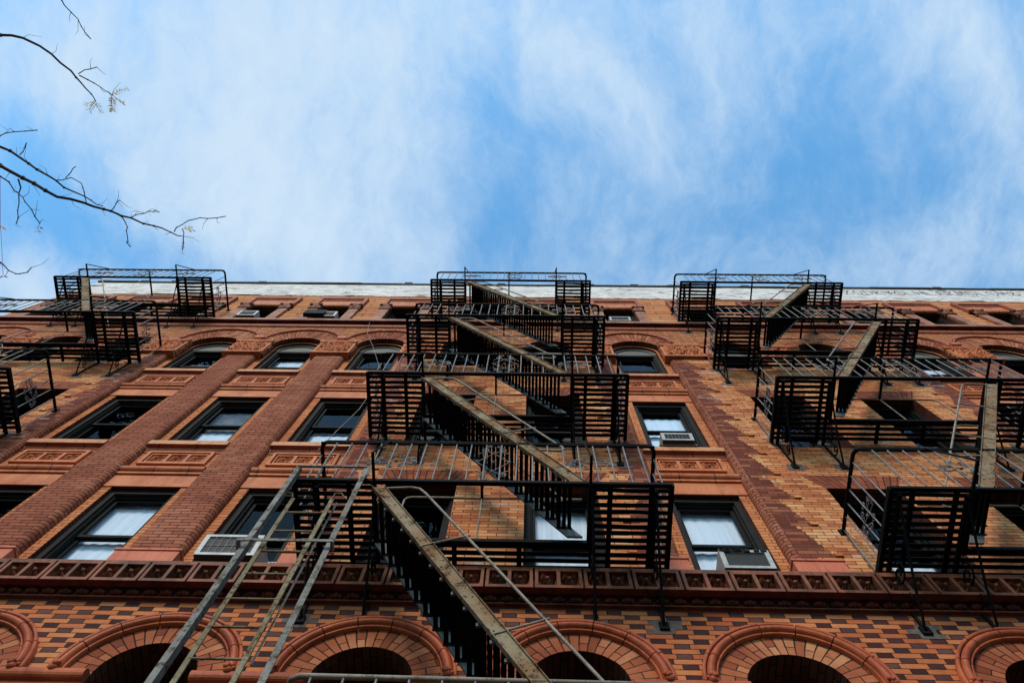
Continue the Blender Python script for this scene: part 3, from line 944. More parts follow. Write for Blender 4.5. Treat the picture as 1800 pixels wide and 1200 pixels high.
# recessed columns of windows
for cx in COLS:
    mb = MB()
    hol = [(cx - WH, cx + WH, r0, r1) for r0, r1 in ROWS] + [(cx - WH, cx + WH, Z3, ZS3)]
    holes_wall(mb, cx - OW, cx + OW, 9.45, ZS3, .12, hol)
    arch_wall(mb, cx - OW, cx + OW, ZS3, 20.6, .12, cx, ZS3, WH)
    mb.build('recess_wall', M['rec'], bld)
    for h in hol[:2]:
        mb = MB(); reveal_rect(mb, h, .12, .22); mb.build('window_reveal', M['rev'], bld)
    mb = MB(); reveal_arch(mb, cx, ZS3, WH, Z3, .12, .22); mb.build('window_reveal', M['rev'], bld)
    mb = MB(); vring(mb, cx, ZS3, WH, ZS3, WH + .09, .117)
    mb.build('inner_arch_ring', M['rec'], bld)
    for k, (r0, r1) in enumerate(ROWS):
        # terracotta lintel, roll mouldings, panel and sill of one spandrel
        a, b = cx - OW + .002, cx + OW - .002
        z = r1
        mb = MB(); mb.box(a, b, .105, .119, z, z + .42)
        mb.build('window_lintel', M['terra'], bld)
        mb = MB()
        mb.sweepx([(.12, z + .385), (.075, z + .385), (.07, z + .43), (.085, z + .445)], a, b, False)
        pr = [(.12, z + .45)] + [(.085 - .062 * math.sin(PI * i / 9), z + .52 - .07 * math.cos(PI * i / 9)) for i in range(10)] + [(.12, z + .59)]
        mb.sweepx(pr, a, b, True)
        mb.sweepx([(.12, z + .60), (.07, z + .60), (.07, z + .63), (.12, z + .64)], a, b, False)
        mb.build('roll_moulding', M['terraj'], bld)
        mb = MB()
        px0, px1, pz0, pz1 = cx - .535, cx + .535, z + .76, z + 1.24
        yf = .075
        fo = .05
        for (q0, q1, q2, q3) in ((px0, px1, pz0, pz0 + fo), (px0, px1, pz1 - fo, pz1), (px0, px0 + fo, pz0 + fo, pz1 - fo), (px1 - fo, px1, pz0 + fo, pz1 - fo)):
            mb.box(q0, q1, yf, .12, q2, q3)
        ix0, ix1, iz0, iz1 = px0 + fo + .025, px1 - fo - .025, pz0 + fo + .025, pz1 - fo - .025
        wc3 = (ix1 - ix0 - .05 * 2) / 3
        cl3 = [(ix0 + .02 + i * (wc3 + .04), ix0 + .02 + i * (wc3 + .04) + wc3 - .015) for i in range(3)]
        holes_wall(mb, ix0, ix1, iz0, iz1, .09, [(c0, c1, iz0 + .035, iz1 - .035) for c0, c1 in cl3])
        mb.sweepx([(.119, iz0), (.09, iz0)], ix0, ix1, caps=False); mb.sweepx([(.119, iz1), (.09, iz1)], ix0, ix1, caps=False)
        for xx in (ix0, ix1): mb.face([(xx, .09, iz0), (xx, .119, iz0), (xx, .119, iz1), (xx, .09, iz1)])
        for c0, c1 in cl3: leafcell(mb, c0, c1, iz0 + .035, iz1 - .035, .088, .031)
        mb.build('spandrel_panel', M['terra'], bld)
        mb = MB()
        mb.sweepx([(.12, z + 1.30), (.10, z + 1.32), (.088, z + 1.35), (.08, z + 1.398)], a, b, True)
        mb.sweepx([(.12, z + 1.245), (.108, z + 1.245), (.108, z + 1.30), (.12, z + 1.30)], a, b, False)
        mb.build('under_sill_moulding', M['red'], bld)
        mb = MB(); mb.sweepx([(.22, z + 1.595), (.02, z + 1.56), (.015, z + 1.55), (.015, z + 1.40)], a, b)
        mb.cur = 1; mb.sweepx([(.015, z + 1.40), (.082, z + 1.398)], a, b, False, False)
        mb.build('window_sill', [M['sillm'], M['red']], bld)

# arcade zone: upper wall with the arched openings
mb = MB()
spans = [(BX0, BX1)]
ar = [(cx, .565, 19.70) for cx in COLS] + [(c, BW, 19.69) for (_, _, wc) in BAYS for c in wc]
ar.sort()
ed = [BX0] + [(p_[0] + q_[0]) / 2 for p_, q_ in zip(ar, ar[1:])] + [BX1]
for (cx, r, zs), a, b in zip(ar, ed, ed[1:]):
    arch_wall(mb, a, b, 19.66, 21.3, 0.0, cx, zs if zs > 19.66 else zs, r)
mb.build('arcade_wall', M['arcade'], bld)
for cx in COLS:
    mb = MB(); reveal_arch(mb, cx, 19.70, .565, 18.72, 0, .12); mb.build('arch_reveal', M['rev'], bld)
    if cx > 12: continue
    mb = MB(); vring(mb, cx, 19.70, .56, 20.02, .90, -.003)
    mb.build('arch_ring', M['vous'], bld)
    mb = MB()
    lo = .02
    arch_mould(mb, cx, 20.02, half_round(.885, .955, -.0, .055), lo, PI - lo, joints=9)
    arch_mould(mb, cx, 20.02, [(.955, 0), (.957, -.035), (.985, -.04), (.99, 0)], lo, PI - lo, joints=9)
    mb.build('arch_moulding', M['label'], bld)
corb = [(p_ + q_) / 2 for p_, q_ in ((COLS[1], COLS[2]), (COLS[2], COLS[3]), (COLS[5], COLS[6]), (COLS[6], COLS[7]))]
for x_ in corb:
    mb = MB(); mb.box(x_ - .11, x_ + .11, -.10, -.004, 19.93, 20.07); mb.box(x_ - .085, x_ + .085, -.07, -.004, 19.88, 19.93)
    mb.build('corbel_block', M['terra'], bld)
    
# upper cornice
mb = MB()
mb.sweepx([(.02, 21.80), (-.13, 21.78), (-.15, 21.74), (-.15, 21.56)], BX0, BX1, False)
mb.build('upper_cornice', M['strip'], bld)
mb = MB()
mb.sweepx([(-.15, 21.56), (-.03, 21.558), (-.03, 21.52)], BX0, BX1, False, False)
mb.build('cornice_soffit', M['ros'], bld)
mb = MB()
pr = [(-.03, 21.52)] + [(-.005 - .055 * math.sin(PI * i / 8), 21.41 + .10 * math.cos(PI * i / 8)) for i in range(9)] + [(-.02, 21.29), (0, 21.27)]
mb.sweepx(pr, BX0, BX1, True)
mb.build('cornice_moulding', M['red'], bld)

# attic storey
AW = .45
mb = MB()
ac_ = sorted(COLS + [c for (_, _, wc) in BAYS for c in wc])
holes = [(c - AW, c + AW, 21.85, 23.75) for c in ac_]
holes_wall(mb, BX0, BX1, 21.3, 25.38, 0.0, holes)
mb.build('attic_wall', M['block'], bld)
for h in holes:
    mb = MB(); reveal_rect(mb, h, 0, .20); mb.build('window_reveal', M['rev'], bld)
for c in ac_:
    if c > 14: continue
    mb = MB()
    for sx in (-1, 1):
        a, b = sorted((c + sx * AW, c + sx * (AW + .26)))
        mb = MB(); mb.box(a, b, -.07, 0, 21.79, 23.30); mb.build('side_strip', M['strip'], bld)
    for sx in (-1, 1):
        mb = MB()
        a, b = sorted((c + sx * (AW - .03), c + sx * (AW + .29)))
        mb.box(a, b, -.10, 0, 23.30, 23.36)
        carved(mb, (a, -.09, 23.36), (1, 0, 0), (0, 0, 1), b - a, .34, (0, -1, 0), .06, .03, c + sx)
        carved(mb, (b if sx < 0 else a, -.09, 23.36), (0, 1, 0), (0, 0, 1), .09, .34, (-sx, 0, 0), .03, .025, c)
        for q in (a + .03, b - .03): ball(mb, (q, -.12, 23.60), .055, 8, 5)
        mb.box(a - .01, b + .01, -.13, 0, 23.68, 23.73)
        mb.build('strip_capital', M['corn'], bld)
    mb = MB()
    a, b = c - AW - .27, c + AW + .27
    pr = [(0, 23.74)] + [(-.02 - .06 * math.sin(PI * i / 8), 23.82 - .08 * math.cos(PI * i / 8)) for i in range(9)] + [(0, 23.90)]
    mb.sweepx(pr, c - AW - .02, c + AW + .02, True)
    mb.box(a + .1, b - .1, -.03, 0, 23.91, 24.52)
    mb.build('window_head', M['terraj'], bld)
    mb = MB()
    mb.box(a, b, -.085, 0, 24.64, 24.78); mb.box(a, a + .1, -.085, 0, 23.75, 24.64); mb.box(b - .1, b, -.085, 0, 23.75, 24.64)
    mb.box(a + .1, b - .1, -.05, 0, 24.52, 24.64)
    mb.build('head_moulding', M['red'], bld)

# parapet, coping, body of the building
mb = MB(); mb.box(BX0, BX1, -.012, .35, 25.38, 27.25)
# ragged tar edge along the foot of the painted brick
mb.build('parapet', M['parapet'], bld)
mb = MB()
x = BX0
while x < BX1:
    w2 = random.uniform(.8, 2.2)
    mb.box(x, min(x + w2, BX1), -.05 - random.uniform(0, .02), .4, 27.25, 27.37 + random.uniform(0, .05))
    if random.random() < .5: mb.box(x + .1, x + .35, -.07, .2, 27.36, 27.48)
    x += w2
mb.build('coping', M['coping'], bld)
# faded spray-paint scrawl along the right part of the parapet
GL = {'S': [[(1, .9), (.4, 1), (0, .75), (.9, .35), (.6, 0), (0, .1)]], 'Z': [[(0, 1), (1, 1), (0, 0), (1, 0)]],
      'O': [[(.5, 1), (.05, .6), (.3, 0), (.8, .1), (1, .7), (.5, 1)]], 'D': [[(.1, 0), (.2, 1), (.9, .8), (.9, .2), (.1, 0)]],
      'R': [[(0, 0), (.15, 1), (.9, .85), (.2, .5), (1, 0)]], 'G': [[(1, .8), (.5, 1), (0, .5), (.5, 0), (1, .2), (.6, .45)]],
      'L': [[(.1, 1), (0, 0), (.9, .05)]], 'A': [[(0, 0), (.5, 1), (1, 0)], [(.25, .4), (.8, .4)]], 'H': [[(0, 0), (.1, 1)], [(.05, .5), (.9, .5)], [(.9, 0), (1, 1)]],
      'M': [[(0, 0), (.15, 1), (.5, .3), (.85, 1), (1, 0)]], 'Y': [[(0, 1), (.5, .5), (1, 1)], [(.5, .5), (.4, 0)]], '8': [[(.5, .5), (.1, .8), (.5, 1), (.9, .8), (.5, .5), (.05, .2), (.5, 0), (1, .25), (.5, .5)]]}
x = 9.75
mb = MB()
for ch in 'SZODRYGLHLARMSLSM8':
    wd_ = .26
    if ch != ' ':
        for st in GL[ch]:
            for (a0, b0), (a1, b1) in zip(st, st[1:]):
                mb.bar((x + a0 * wd_, -.014, 26.35 + b0 * .62), (x + a1 * wd_, -.014, 26.35 + b1 * .62), .004, .035, (0.3, 0, 1))
    x += .33
mb.build('painted_scrawl', M['acg'], bld)
mb = MB()
for i in range(46):
    a = BX0 + random.uniform(0, 35); l_ = random.uniform(.2, .9)
    mb.face([(a, -.016, 25.38), (a + l_, -.016, 25.38), (a + l_ * .8, -.016, 25.38 + random.uniform(.03, .12)), (a + l_ * .3, -.016, 25.38 + random.uniform(.03, .14))])
mb.build('flaked_paint', M['strip'], bld)
mb = MB()
mb.face([(BX0, 0, -.02), (BX0, 14, -.02), (BX0, 14, 27.3), (BX0, 0, 27.3)])
mb.face([(BX1, 0, -.02), (BX1, 14, -.02), (BX1, 14, 27.3), (BX1, 0, 27.3)])
mb.face([(BX0, 14, -.02), (BX1, 14, -.02), (BX1, 14, 27.3), (BX0, 14, 27.3)])
mb.build('side_wall', M['block'], bld)
mb = MB(); mb.face([(BX0, .3, 26.3), (BX1, .3, 26.3), (BX1, 14, 26.3), (BX0, 14, 26.3)]); mb.build('roof', M['roof'], bld)
mb = MB()
for zf in (3.4, 8.9, 13.2, 17.2, 21.4): mb.face([(BX0, .25, zf), (BX1, .25, zf), (BX1, 14, zf), (BX0, 14, zf)])
mb.face([(BX0, 1.6, 0), (BX1, 1.6, 0), (BX1, 1.6, 26.3), (BX0, 1.6, 26.3)])
for x_ in [(p_ + q_) / 2 for p_, q_ in zip(ac_, ac_[1:])]: mb.box(x_ - .05, x_ + .05, .26, 1.6, 3.4, 26)
mb.build('interior', M['dark'], bld)


# ------------------------------------------------------------------ windows
def window(cx, hw, z0, z1, yf, frame, upper=None, lower=None, arched=False, low_top=None, mid=.5):
    mb = MB()
    fw = .085
    top = z1
    y0, y1 = yf, yf + .14
    mb.box(cx - hw, cx - hw + fw, y0 - .04, y1, z0, top); mb.box(cx + hw - fw, cx + hw, y0 - .04, y1, z0, top)
    mb.box(cx - hw + fw, cx + hw - fw, y0 - .04, y1, top - .10, top); mb.box(cx - hw + fw, cx + hw - fw, y0 - .04, y1, z0, z0 + .07)
    for q in (cx - hw + fw, cx + hw - fw - .022): mb.box(q, q + .022, y0 + .0, y1, z0 + .07, top - .10)
    mb.box(cx - hw + fw, cx + hw - fw, y0 + .02, y1, top - .135, top - .10)
    w_ = None
    if arched:
        w_ = mb.build('window', frame, bld); mb = MB()
        A = arc(cx, z1, hw, PI, 0, 24, y0 - .02)
        for a, b in zip(A, A[1:]): mb.face([(a[0], y0 - .02, z1), (b[0], y0 - .02, z1), b, a])
        arch_mould(mb, cx, z1, [(hw, y0 - .05), (hw - .06, y0 - .05), (hw - .07, y0 - .02)], 0, PI)
    if w_ is None: w_ = mb.build('window', frame, bld)
    else: mb.build('head_panel', M['tymp'], w_)
    zm = z0 + (top - z0) * mid
    il, ir = cx - hw + fw + .022, cx + hw - fw - .022
    for nm, a, b, ys in (('upper_sash', zm, top - .135, y0 + .055), ('lower_sash', z0 + .07, zm + .05, y0 + .095)):
        mb = MB(); sw = .05
        mb.box(il, il + sw, ys, ys + .035, a, b); mb.box(ir - sw, ir, ys, ys + .035, a, b)
        mb.box(il + sw, ir - sw, ys, ys + .035, b - .05, b); mb.box(il + sw, ir - sw, ys, ys + .035, a, a + .055)
        s_ = mb.build(nm, M['frame'], w_)
        mb = MB(); mb.face([(il + sw, ys + .018, a + .055), (ir - sw, ys + .018, a + .055), (ir - sw, ys + .018, b - .05), (il + sw, ys + .018, b - .05)])
        mb.build('pane', M['glass'], w_)
    for bl, a, b, yy in ((upper, zm, top, y0 + .17), (lower, z0, zm, y0 + .19)):
        if bl is None: continue
        mat_, fa, fb = bl
        za, zb_ = a + (b - a) * fa, a + (b - a) * fb
        if bl is lower and fb == 1: zb_ += .4
        N = 26
        rows = []
        for j in (za, zb_):
            rows.append([(cx - hw + .06 + (2 * hw - .12) * i / N, yy + .004 * math.sin(i * 1.3 + cx), j) for i in range(N + 1)])
        mb = MB(); mb.grid(rows, True)
        mb.build('blind', M[mat_], w_)
    return w_


WB, WG, BB = 'blind', 'blindg', 'blindb'
spec = {   # (column index, row): (upper, lower)
    (1, 0): (None, (WB, 0, .3)), (2, 0): ((WB, 0, 1), (WB, 0, 1)), (3, 0): (None, (WB, 0, .3)), (4, 0): ((WB, 0, 1), (WB, 0, 1)),
    (1, 1): (None, None), (2, 1): ((WG, 0, .85), (WB, 0, .97)), (3, 1): (None, (WB, 0, .92)), (4, 1): ((BB, 0, .8), (BB, 0, 1)),
    (0, 0): (None, None), (0, 1): (None, None), (5, 0): (None, None), (5, 1): ((WB, 0, .25), (WB, 0, .6)), (6, 0): (None, None), (6, 1): (None, (WB, 0, .5))}
for i, cx in enumerate(COLS):
    for r_, (r0, r1) in enumerate(ROWS):
        up, lw = spec.get((i, r_), (None, None))
        window(cx, WH, r0, r1, .22, M['frameg'], up, lw, mid=.53)
    window(cx, WH, Z3, ZS3 - .02, .22, M['frameg'], {2: (WB, 0, .82), 1: (WG, 0, .5), 5: (WB, 0, .7)}.get(i), None, arched=True, mid=.48)  # middle left column's white blind stands in for a pale reflection
    window(cx, AW, 21.85, 23.75, .18, M['frame'])
bs = {(1, 0, 1): ((WB, 0, 1), (WB, 0, 1)), (2, 0, 0): (None, (WB, 0, .95)), (2, 1, 0): (None, (WG, 0, .8)), (1, 1, 0): (None, (WB, 0, .25)),
      (2, 1, 1): (None, (WG, 0, .9)), (0, 1, 1): (None, (WG, 0, .8)), (3, 0, 0): ((WB, 0, .6), None)}
for bi, (x0, x1, wc) in enumerate(BAYS):
    for ci, c in enumerate(wc):
        for r_, (r0, r1) in enumerate(ROWS):
            up, lw = bs.get((bi, r_, ci), (None, None))
            window(c, BW, r0, r1 + .03, .24, M['frame'], up, lw)
        window(c, BW, 18.0, 19.67, .24, M['frame'], None, {(2, 0): (WB, 0, .4)}.get((bi, ci)), arched=True)
        window(c, AW, 21.85, 23.75, .18, M['frame'])


# ------------------------------------------------------------------ air conditioners
def air_con(loc, wd, ht, dp, label, panel=0.0, tilt=.06, bars=True):
    t_ = empty('air_conditioner', loc, label, 'air conditioner', 'air conditioners sticking out of the windows')
    t_.rotation_euler = (tilt, 0, 0)
    mb = MB()
    w2 = wd / 2
    holes_wall(mb, -w2, w2, 0, ht, -dp, [(-w2 + .055, w2 - .055, .045, ht - .045)])
    mb.face([(-w2, -dp, 0), (-w2, 0, 0), (-w2, 0, ht), (-w2, -dp, ht)]); mb.face([(w2, -dp, 0), (w2, 0, 0), (w2, 0, ht), (w2, -dp, ht)])
    mb.face([(-w2, -dp, ht), (w2, -dp, ht), (w2, 0, ht), (-w2, 0, ht)])
    for a, b, c_, d in ((-w2 + .055, w2 - .055, .045, .045), (-w2 + .055, w2 - .055, ht - .045, ht - .045)):
        mb.face([(a, -dp, c_), (b, -dp, c_), (b, -dp + .03, c_), (a, -dp + .03, c_)])
    for a in (-w2 + .055, w2 - .055): mb.face([(a, -dp, .045), (a, -dp + .03, .045), (a, -dp + .03, ht - .045), (a, -dp, ht - .045)])
    mb.build('casing', M['ac'], t_)
    mb = MB(); mb.face([(-w2, -dp, 0), (w2, -dp, 0), (w2, 0, 0), (-w2, 0, 0)]); mb.build('base_pan', M['acg'], t_)
    mb = MB()
    mb.face([(-w2 + .055, -dp + .028, .045), (w2 - .055, -dp + .028, .045), (w2 - .055, -dp + .028, ht - .045), (-w2 + .055, -dp + .028, ht - .045)])
    n_ = int((ht - .1) / .022)
    for i in range(n_): mb.box(-w2 + .055, w2 - .055, -dp + .008, -dp + .012, .05 + i * .022, .059 + i * .022)
    mb.build('grille', M['acg'], t_)
    mb = MB()
    if bars:
        for i in range(1, 7): mb.box(-w2 + .055 + (wd - .11) * i / 7 - .0025, -w2 + .055 + (wd - .11) * i / 7 + .0025, -dp, -dp + .006, .045, ht - .045)
        mb.box(-w2 + .055, w2 - .055, -dp - .001, -dp + .005, ht * .45, ht * .45 + .005)
        mb.build('grille_bar', M['rod'], t_)
    else:        # torn foam round a blackened grille
        for i in range(14):
            q = random.uniform(-w2, w2 - .08); mb.box(q, q + random.uniform(.03, .1), -dp - .012, -dp + .01, ht - random.uniform(.03, .05), ht + random.uniform(.0, .015))
        mb.build('torn_foam', M['black'], t_)
    mb = MB(); mb.box(-w2 - .05, w2 + .05, -dp * .75, .02, -.05, -.005); mb.build('support_plank', M['wood'], t_)
    if panel:
        mb = MB()
        for i in range(6): mb.box(w2 + panel * i / 6, w2 + panel * (i + .75) / 6, -.03, -.01, 0, ht)
        mb.build('side_panel', M['ac'], t_)
    return t_


air_con((-3.50, .20, 9.66), .70, .42, .40, 'big white air conditioner behind the hanging steel ladder, above the leaf cornice', .24)
air_con((2.52, .20, 9.56), .58, .36, .40, 'dusty air conditioner with torn black grille, lowest window right of the central fire escape', 0, .06, False)
air_con((2.46, .20, 13.66), .52, .27, .28, 'white window air conditioner in the blue shaded window right of the central fire escape')
air_con((-7.62, .16, 21.95), .50, .42, .34, 'small white air conditioner in the attic window just right of the left fire escape')
air_con((-5.52, .16, 21.95), .62, .42, .34, 'white air conditioner half hidden by a black sheet under the roofline')
air_con((2.42, .16, 21.90), .56, .36, .30, 'small white air conditioner in the attic window between the central and right fire escapes')
air_con((6.75, .16, 21.95), .72, .46, .38, 'air conditioner in the attic window behind the top railing of the right fire escape')
mb = MB(); mb.box(-.33, .22, -.012, .0, 0, .42); mb.box(-.33, .22, -.0, .10, -.015, 0)
tag(mb.build('black_sheet', M['black'], None, (-5.72, -.24, 21.93)), 'black sheet hung in front of the attic air conditioner', 'sheet')


# ------------------------------------------------------------------ fire escapes
FLOORS = [9.65, 13.75, 17.95, 22.15]
HW, DP, HY = 2.11, 1.15, -.41


def anchors_patch(mb, x, z, sc=1.0):
    # mortar dragged over a few bricks: one stepped outline
    L_, R_ = [], []
    for k in range(-1, 2):
        a = x - .06 * sc - random.uniform(0, .14) * sc; b = x + .06 * sc + random.uniform(0, .14) * sc
        z0_ = z + k * .078
        for q in (-.036, .034):
            L_.append((a + random.uniform(-.012, .012), -.005, z0_ + q)); R_.append((b + random.uniform(-.012, .012), -.005, z0_ + q))
    for k in range(len(L_) - 1): mb.face([L_[k], R_[k], R_[k + 1], L_[k + 1]])


def scroll(mb, c, ux, uz, r, turns=1.4, sg=1, th=.006, a0=0):
    c = Vector(c); ux = Vector(ux); uz = Vector(uz)
    pts = []
    n = 16
    for i in range(n + 1):
        t_ = i / n
        rr = r * (1 - .8 * t_)
        a = a0 + sg * 2 * PI * turns * t_
        pts.append(c + ux * rr * math.cos(a) + uz * rr * math.sin(a))
    mb.tube(pts, th, 5)


MESH = {}


def shared(key, fn, name, mat, par, loc=(0, 0, 0)):
    """first call builds the mesh, later calls link another object onto it"""
    if key not in MESH:
        o = fn().build(name, mat, par, loc)
        MESH[key] = o.data
        return o
    o = bpy.data.objects.new(name, MESH[key])
    C.objects.link(o); o.parent = par; o.location = loc
    return o


def fire_escape(cx, sg, label, floors, ladder=False, low=False):
    """sg = +1: flights run down towards +X, -1: mirrored"""
    t_ = empty('fire_escape', (cx, 0, 0), label, 'fire escape', 'iron fire escapes up the front of the building')
    hole0, hole1 = -1.21, 1.21
    for fi, zf in enumerate(floors):
        # platform
        def plat():
            mb = MB()
            # outer, side and wall frames
            mb.bar((-HW, -DP, zf), (HW, -DP, zf), .022, .05); mb.bar((-HW, -DP + .02, zf - .02), (HW, -DP + .02, zf - .02), .04, .012)
            for x in (-HW, HW): mb.bar((x, -DP, zf), (x, -.02, zf), .05, .07)
            for x in (hole0, hole1): mb.bar((x, -DP, zf - .01), (x, HY, zf - .01), .05, .07)
            mb.bar((hole0, HY, zf - .005), (hole1, HY, zf - .005), .05, .06)
            y = -DP + .085
            while y < -.03:
                segs = [(-HW, hole0), (hole1, HW)] if y < HY else [(-HW, HW)]
                for a, b in segs:
                    m_ = (a + b) / 2; j = [random.uniform(-.007, .007) for _ in range(6)]
                    mb.bar((a, y + j[0], zf + .012 + j[1]), (m_, y + j[2], zf + .010 + j[3]), random.uniform(.048, .056), .012)
                    mb.bar((m_, y + j[2], zf + .010 + j[3]), (b, y + j[4], zf + .012 + j[5]), random.uniform(.048, .056), .012)
                y += .0885
            for x in (-HW + .24, -HW + .62 + (.1 if sg < 0 else 0), -.32 * sg, .42 * sg, HW - .68, HW - .22):
                y0 = -DP if (x < hole0 or x > hole1) else HY
                mb.bar((x, y0, zf - .02), (x, -.02, zf - .02), .055, .03)
            return mb
        pl = shared(('pl', zf, sg), plat, 'platform', M['iron'], t_)
        # brackets under the platform
        for x in ((-1.84, -1.19, 1.23, 1.93) if sg > 0 else (-2.03, -1.29, 1.2, 1.85)):
            def brk():
                mb = MB()
                mb.bar((0, -DP + .05, zf - .06), (0, 0, zf - .06), .04, .05)
                mb.tube([(0, -DP + .12, zf - .08), (0, -.75, zf - .30), (0, -.35, zf - .62), (0, -.12, zf - .86), (0, -.02, zf - .95)], .015, 6)
                mb.bar((0, -.02, zf - .98), (0, -.02, zf - .06), .032, .02, (0, 1, 0))
                scroll(mb, (0, -.26, zf - .30), (0, 1, 0), (0, 0, 1), .15, 1.4, 1, .012, 2)
                scroll(mb, (0, -.14, zf - .58), (0, 1, 0), (0, 0, 1), .09, 1.3, -1, .011)
                mb.box(-.05, .05, -.03, 0, zf - 1.02, zf - .9)
                return mb
            b_ = shared(('br', zf), brk, 'bracket', M['iron'], t_, (x, 0, 0))
            for pz, ps in ((zf - .96, 1), (zf - .02, .8)):
                mb = MB(); anchors_patch(mb, 0, pz, ps); mb.build('mortar_patch', M['cement'], b_)
        # railing: heavy top rail with rounded corners, bottom rail, rods
        zr = zf + 1.10
        def rail():
            mb = MB()
            hw = HW - .03
            c_ = .09
            pts = [(-hw, .0, zr), (-hw, -DP + c_, zr)] + [(-hw + c_ - c_ * math.cos(a), -DP + c_ - c_ * math.sin(a), zr) for a in (PI / 8, PI / 4, 3 * PI / 8)] + [(-hw + c_, -DP, zr)]
            pts += [(-p_[0], p_[1], p_[2]) for p_ in reversed(pts)]
            mb.tube(pts, .026, 8)
            mb.bar((-hw, -DP, zr - .03), (hw, -DP, zr - .03), .03, .02)
            for sx in (-1, 1): mb.box(sx * hw - .05, sx * hw + .05, -.02, 0, zr - .06, zr + .06)
            # tie back to the inner rail, outriggers with raking stays
            for x in (-.07 * sg,):
                mb.bar((x, -DP, zr), (x, HY, zr), .035, .035)
            for x in (hole0, hole1):
                mb.bar((x, -DP, zf), (x, -DP - .34, zf), .03, .03)
                mb.tube([(x, -DP - .33, zf + .01), (x, -DP - .02, zr)], .012, 6)
            return mb
        rl = shared(('ra', zf, sg), rail, 'railing', M['iron'], t_)
        def rod():
            mb = MB()
            jx, jy = random.uniform(-.004, .004), random.uniform(-.004, .004)
            mb.tube([(0, 0, .02), (jx, jy, .55), (0, 0, 1.08)], .0105, 6)
            return mb
        n = 22
        for i in range(1, n):
            x = -HW + .05 + (2 * HW - .1) * i / n
            shared(('rod', i % 5), rod, 'baluster', M['rod'], rl, (x, -DP, zf))
        for sx in (-1, 1):
            for k in range(6):
                shared(('rod', k % 5), rod, 'baluster', M['rod'], rl, (sx * (HW - .03), -DP + .19 * (k + .9) * .98, zf))
        # ornaments: centre panel and scrolled rosettes
        def orn():
            mb = MB()
            X, Z = (1, 0, 0), (0, 0, 1)
            a = .195; y = 0
            for s1 in (-1, 1):
                mb.tube([(-a, y, .56 + s1 * .0), (0, y, .56 + s1 * .26), (a, y, .56)], .006, 5)
                for s2 in (-1, 1):
                    zz_ = .56 + s2 * .36
                    scroll(mb, (s1 * .115, y, zz_), X, Z, .055, 1.3, s1 * s2, .007, PI / 2)
                    mb.tube([(s1 * .195, y, zz_ - s2 * .12), (s1 * .08, y, zz_ - s2 * .04), (0, y, zz_ - s2 * .10)], .007, 5)
                    scroll(mb, (s1 * .06, y, .56 + s2 * .47), X, Z, .035, 1.2, -s1, .006)
            for z_ in (.30, .56, .82): ball(mb, (0, y, z_), .02, 6, 4)
            for s1 in (-1, 1): ball(mb, (s1 * a, y, .56), .02, 6, 4)
            return mb
        def ros():
            mb = MB()
            X, Z = (1, 0, 0), (0, 0, 1)
            for s1 in (-1, 1):
                for s2 in (-1, 1):
                    scroll(mb, (s1 * .21, 0, s2 * .045), X, Z, .045, 1.3, s1 * s2, .007, PI / 2)
                    scroll(mb, (s1 * .06, 0, s2 * .14), X, Z, .05, 1.3, -s1 * s2, .007, 0)
                    mb.tube([(s1 * .2, 0, s2 * .09), (s1 * .09, 0, s2 * .05), (s1 * .06, 0, s2 * .09)], .007, 5)
                mb.tube([(s1 * .24, 0, 0), (s1 * .1, 0, .03), (0, 0, 0)], .007, 5)
            ball(mb, (0, 0, .0), .024, 6, 4)
            return mb
        shared('orn', orn, 'scroll_panel', M['rod'], rl, (.10 * 1, -DP, zf - .02))
        for x in (-1.05, 1.25): shared('ros', ros, 'scroll_rosette', M['rod'], rl, (x, -DP, zf + .55))
        for sx in (-1, 1):
            o_ = shared('ros', ros, 'scroll_rosette', M['rod'], rl, (sx * (HW - .03), -.55, zf + .5)); o_.rotation_euler = (0, 0, PI / 2)
        # inner guard round the stair hole
        def guard():
            mb = MB()
            a, b = (-1.05 * sg, 1.2 * sg)
            mb.tube([(a, HY, zf), (a, HY, zr - .08), (a + .03 * sg, HY, zr - .02), (a + .09 * sg, HY, zr), (b, HY, zr)], .014, 7)
            mb.tube([(-.07 * sg, HY, zr), (-.07 * sg, HY, zf)], .012, 6)
            return mb
        shared(('gu', zf, sg), guard, 'guard_rail', M['pipe'], t_)
    # flights
    for fi, zf in enumerate(floors):
        below = floors[fi - 1] if fi else zf - 4.35
        if fi == 0 and not low: continue
        dz = zf - below
        dxx = 2.16 if fi else 2.30
        hw_ = .17 if fi else .14
        x0 = -1.19 * sg
        x1 = x0 + dxx * sg
        st = None
        ztop = zf - (.32 if fi else .20)
        def line(t__): return (x0 + (x1 - x0) * t__, ztop - (dz - .06) * t__)
        slope = Vector((x1 - x0, 0, -(dz - .06))).normalized()
        nrm = Vector((-slope.z, 0, slope.x)) if slope.x * -slope.z > 0 else Vector((slope.z, 0, -slope.x))
        if nrm.z < 0: nrm = -nrm
        off = nrm * .088
        def stringer(yy, y_th=.012):
            mb = MB()
            a = Vector((x0, yy, ztop)) + off; b = Vector((x1, yy, ztop - (dz - .06))) + off
            # plate cut level at both ends
            k = .2 / 1 * (1 if True else 0)
            hxx = hw_ * sg
            P4 = [(x0, ztop), (x0 + hxx, ztop), (x1 + hxx, below + .02), (x1, below + .02)]
            f_ = [(p_[0], yy - y_th, p_[1]) for p_ in P4]; g_ = [(p_[0], yy + y_th, p_[1]) for p_ in P4]
            mb.face(f_); mb.face(g_[::-1])
            for i in range(4): mb.face([f_[i], f_[(i + 1) % 4], g_[(i + 1) % 4], g_[i]])
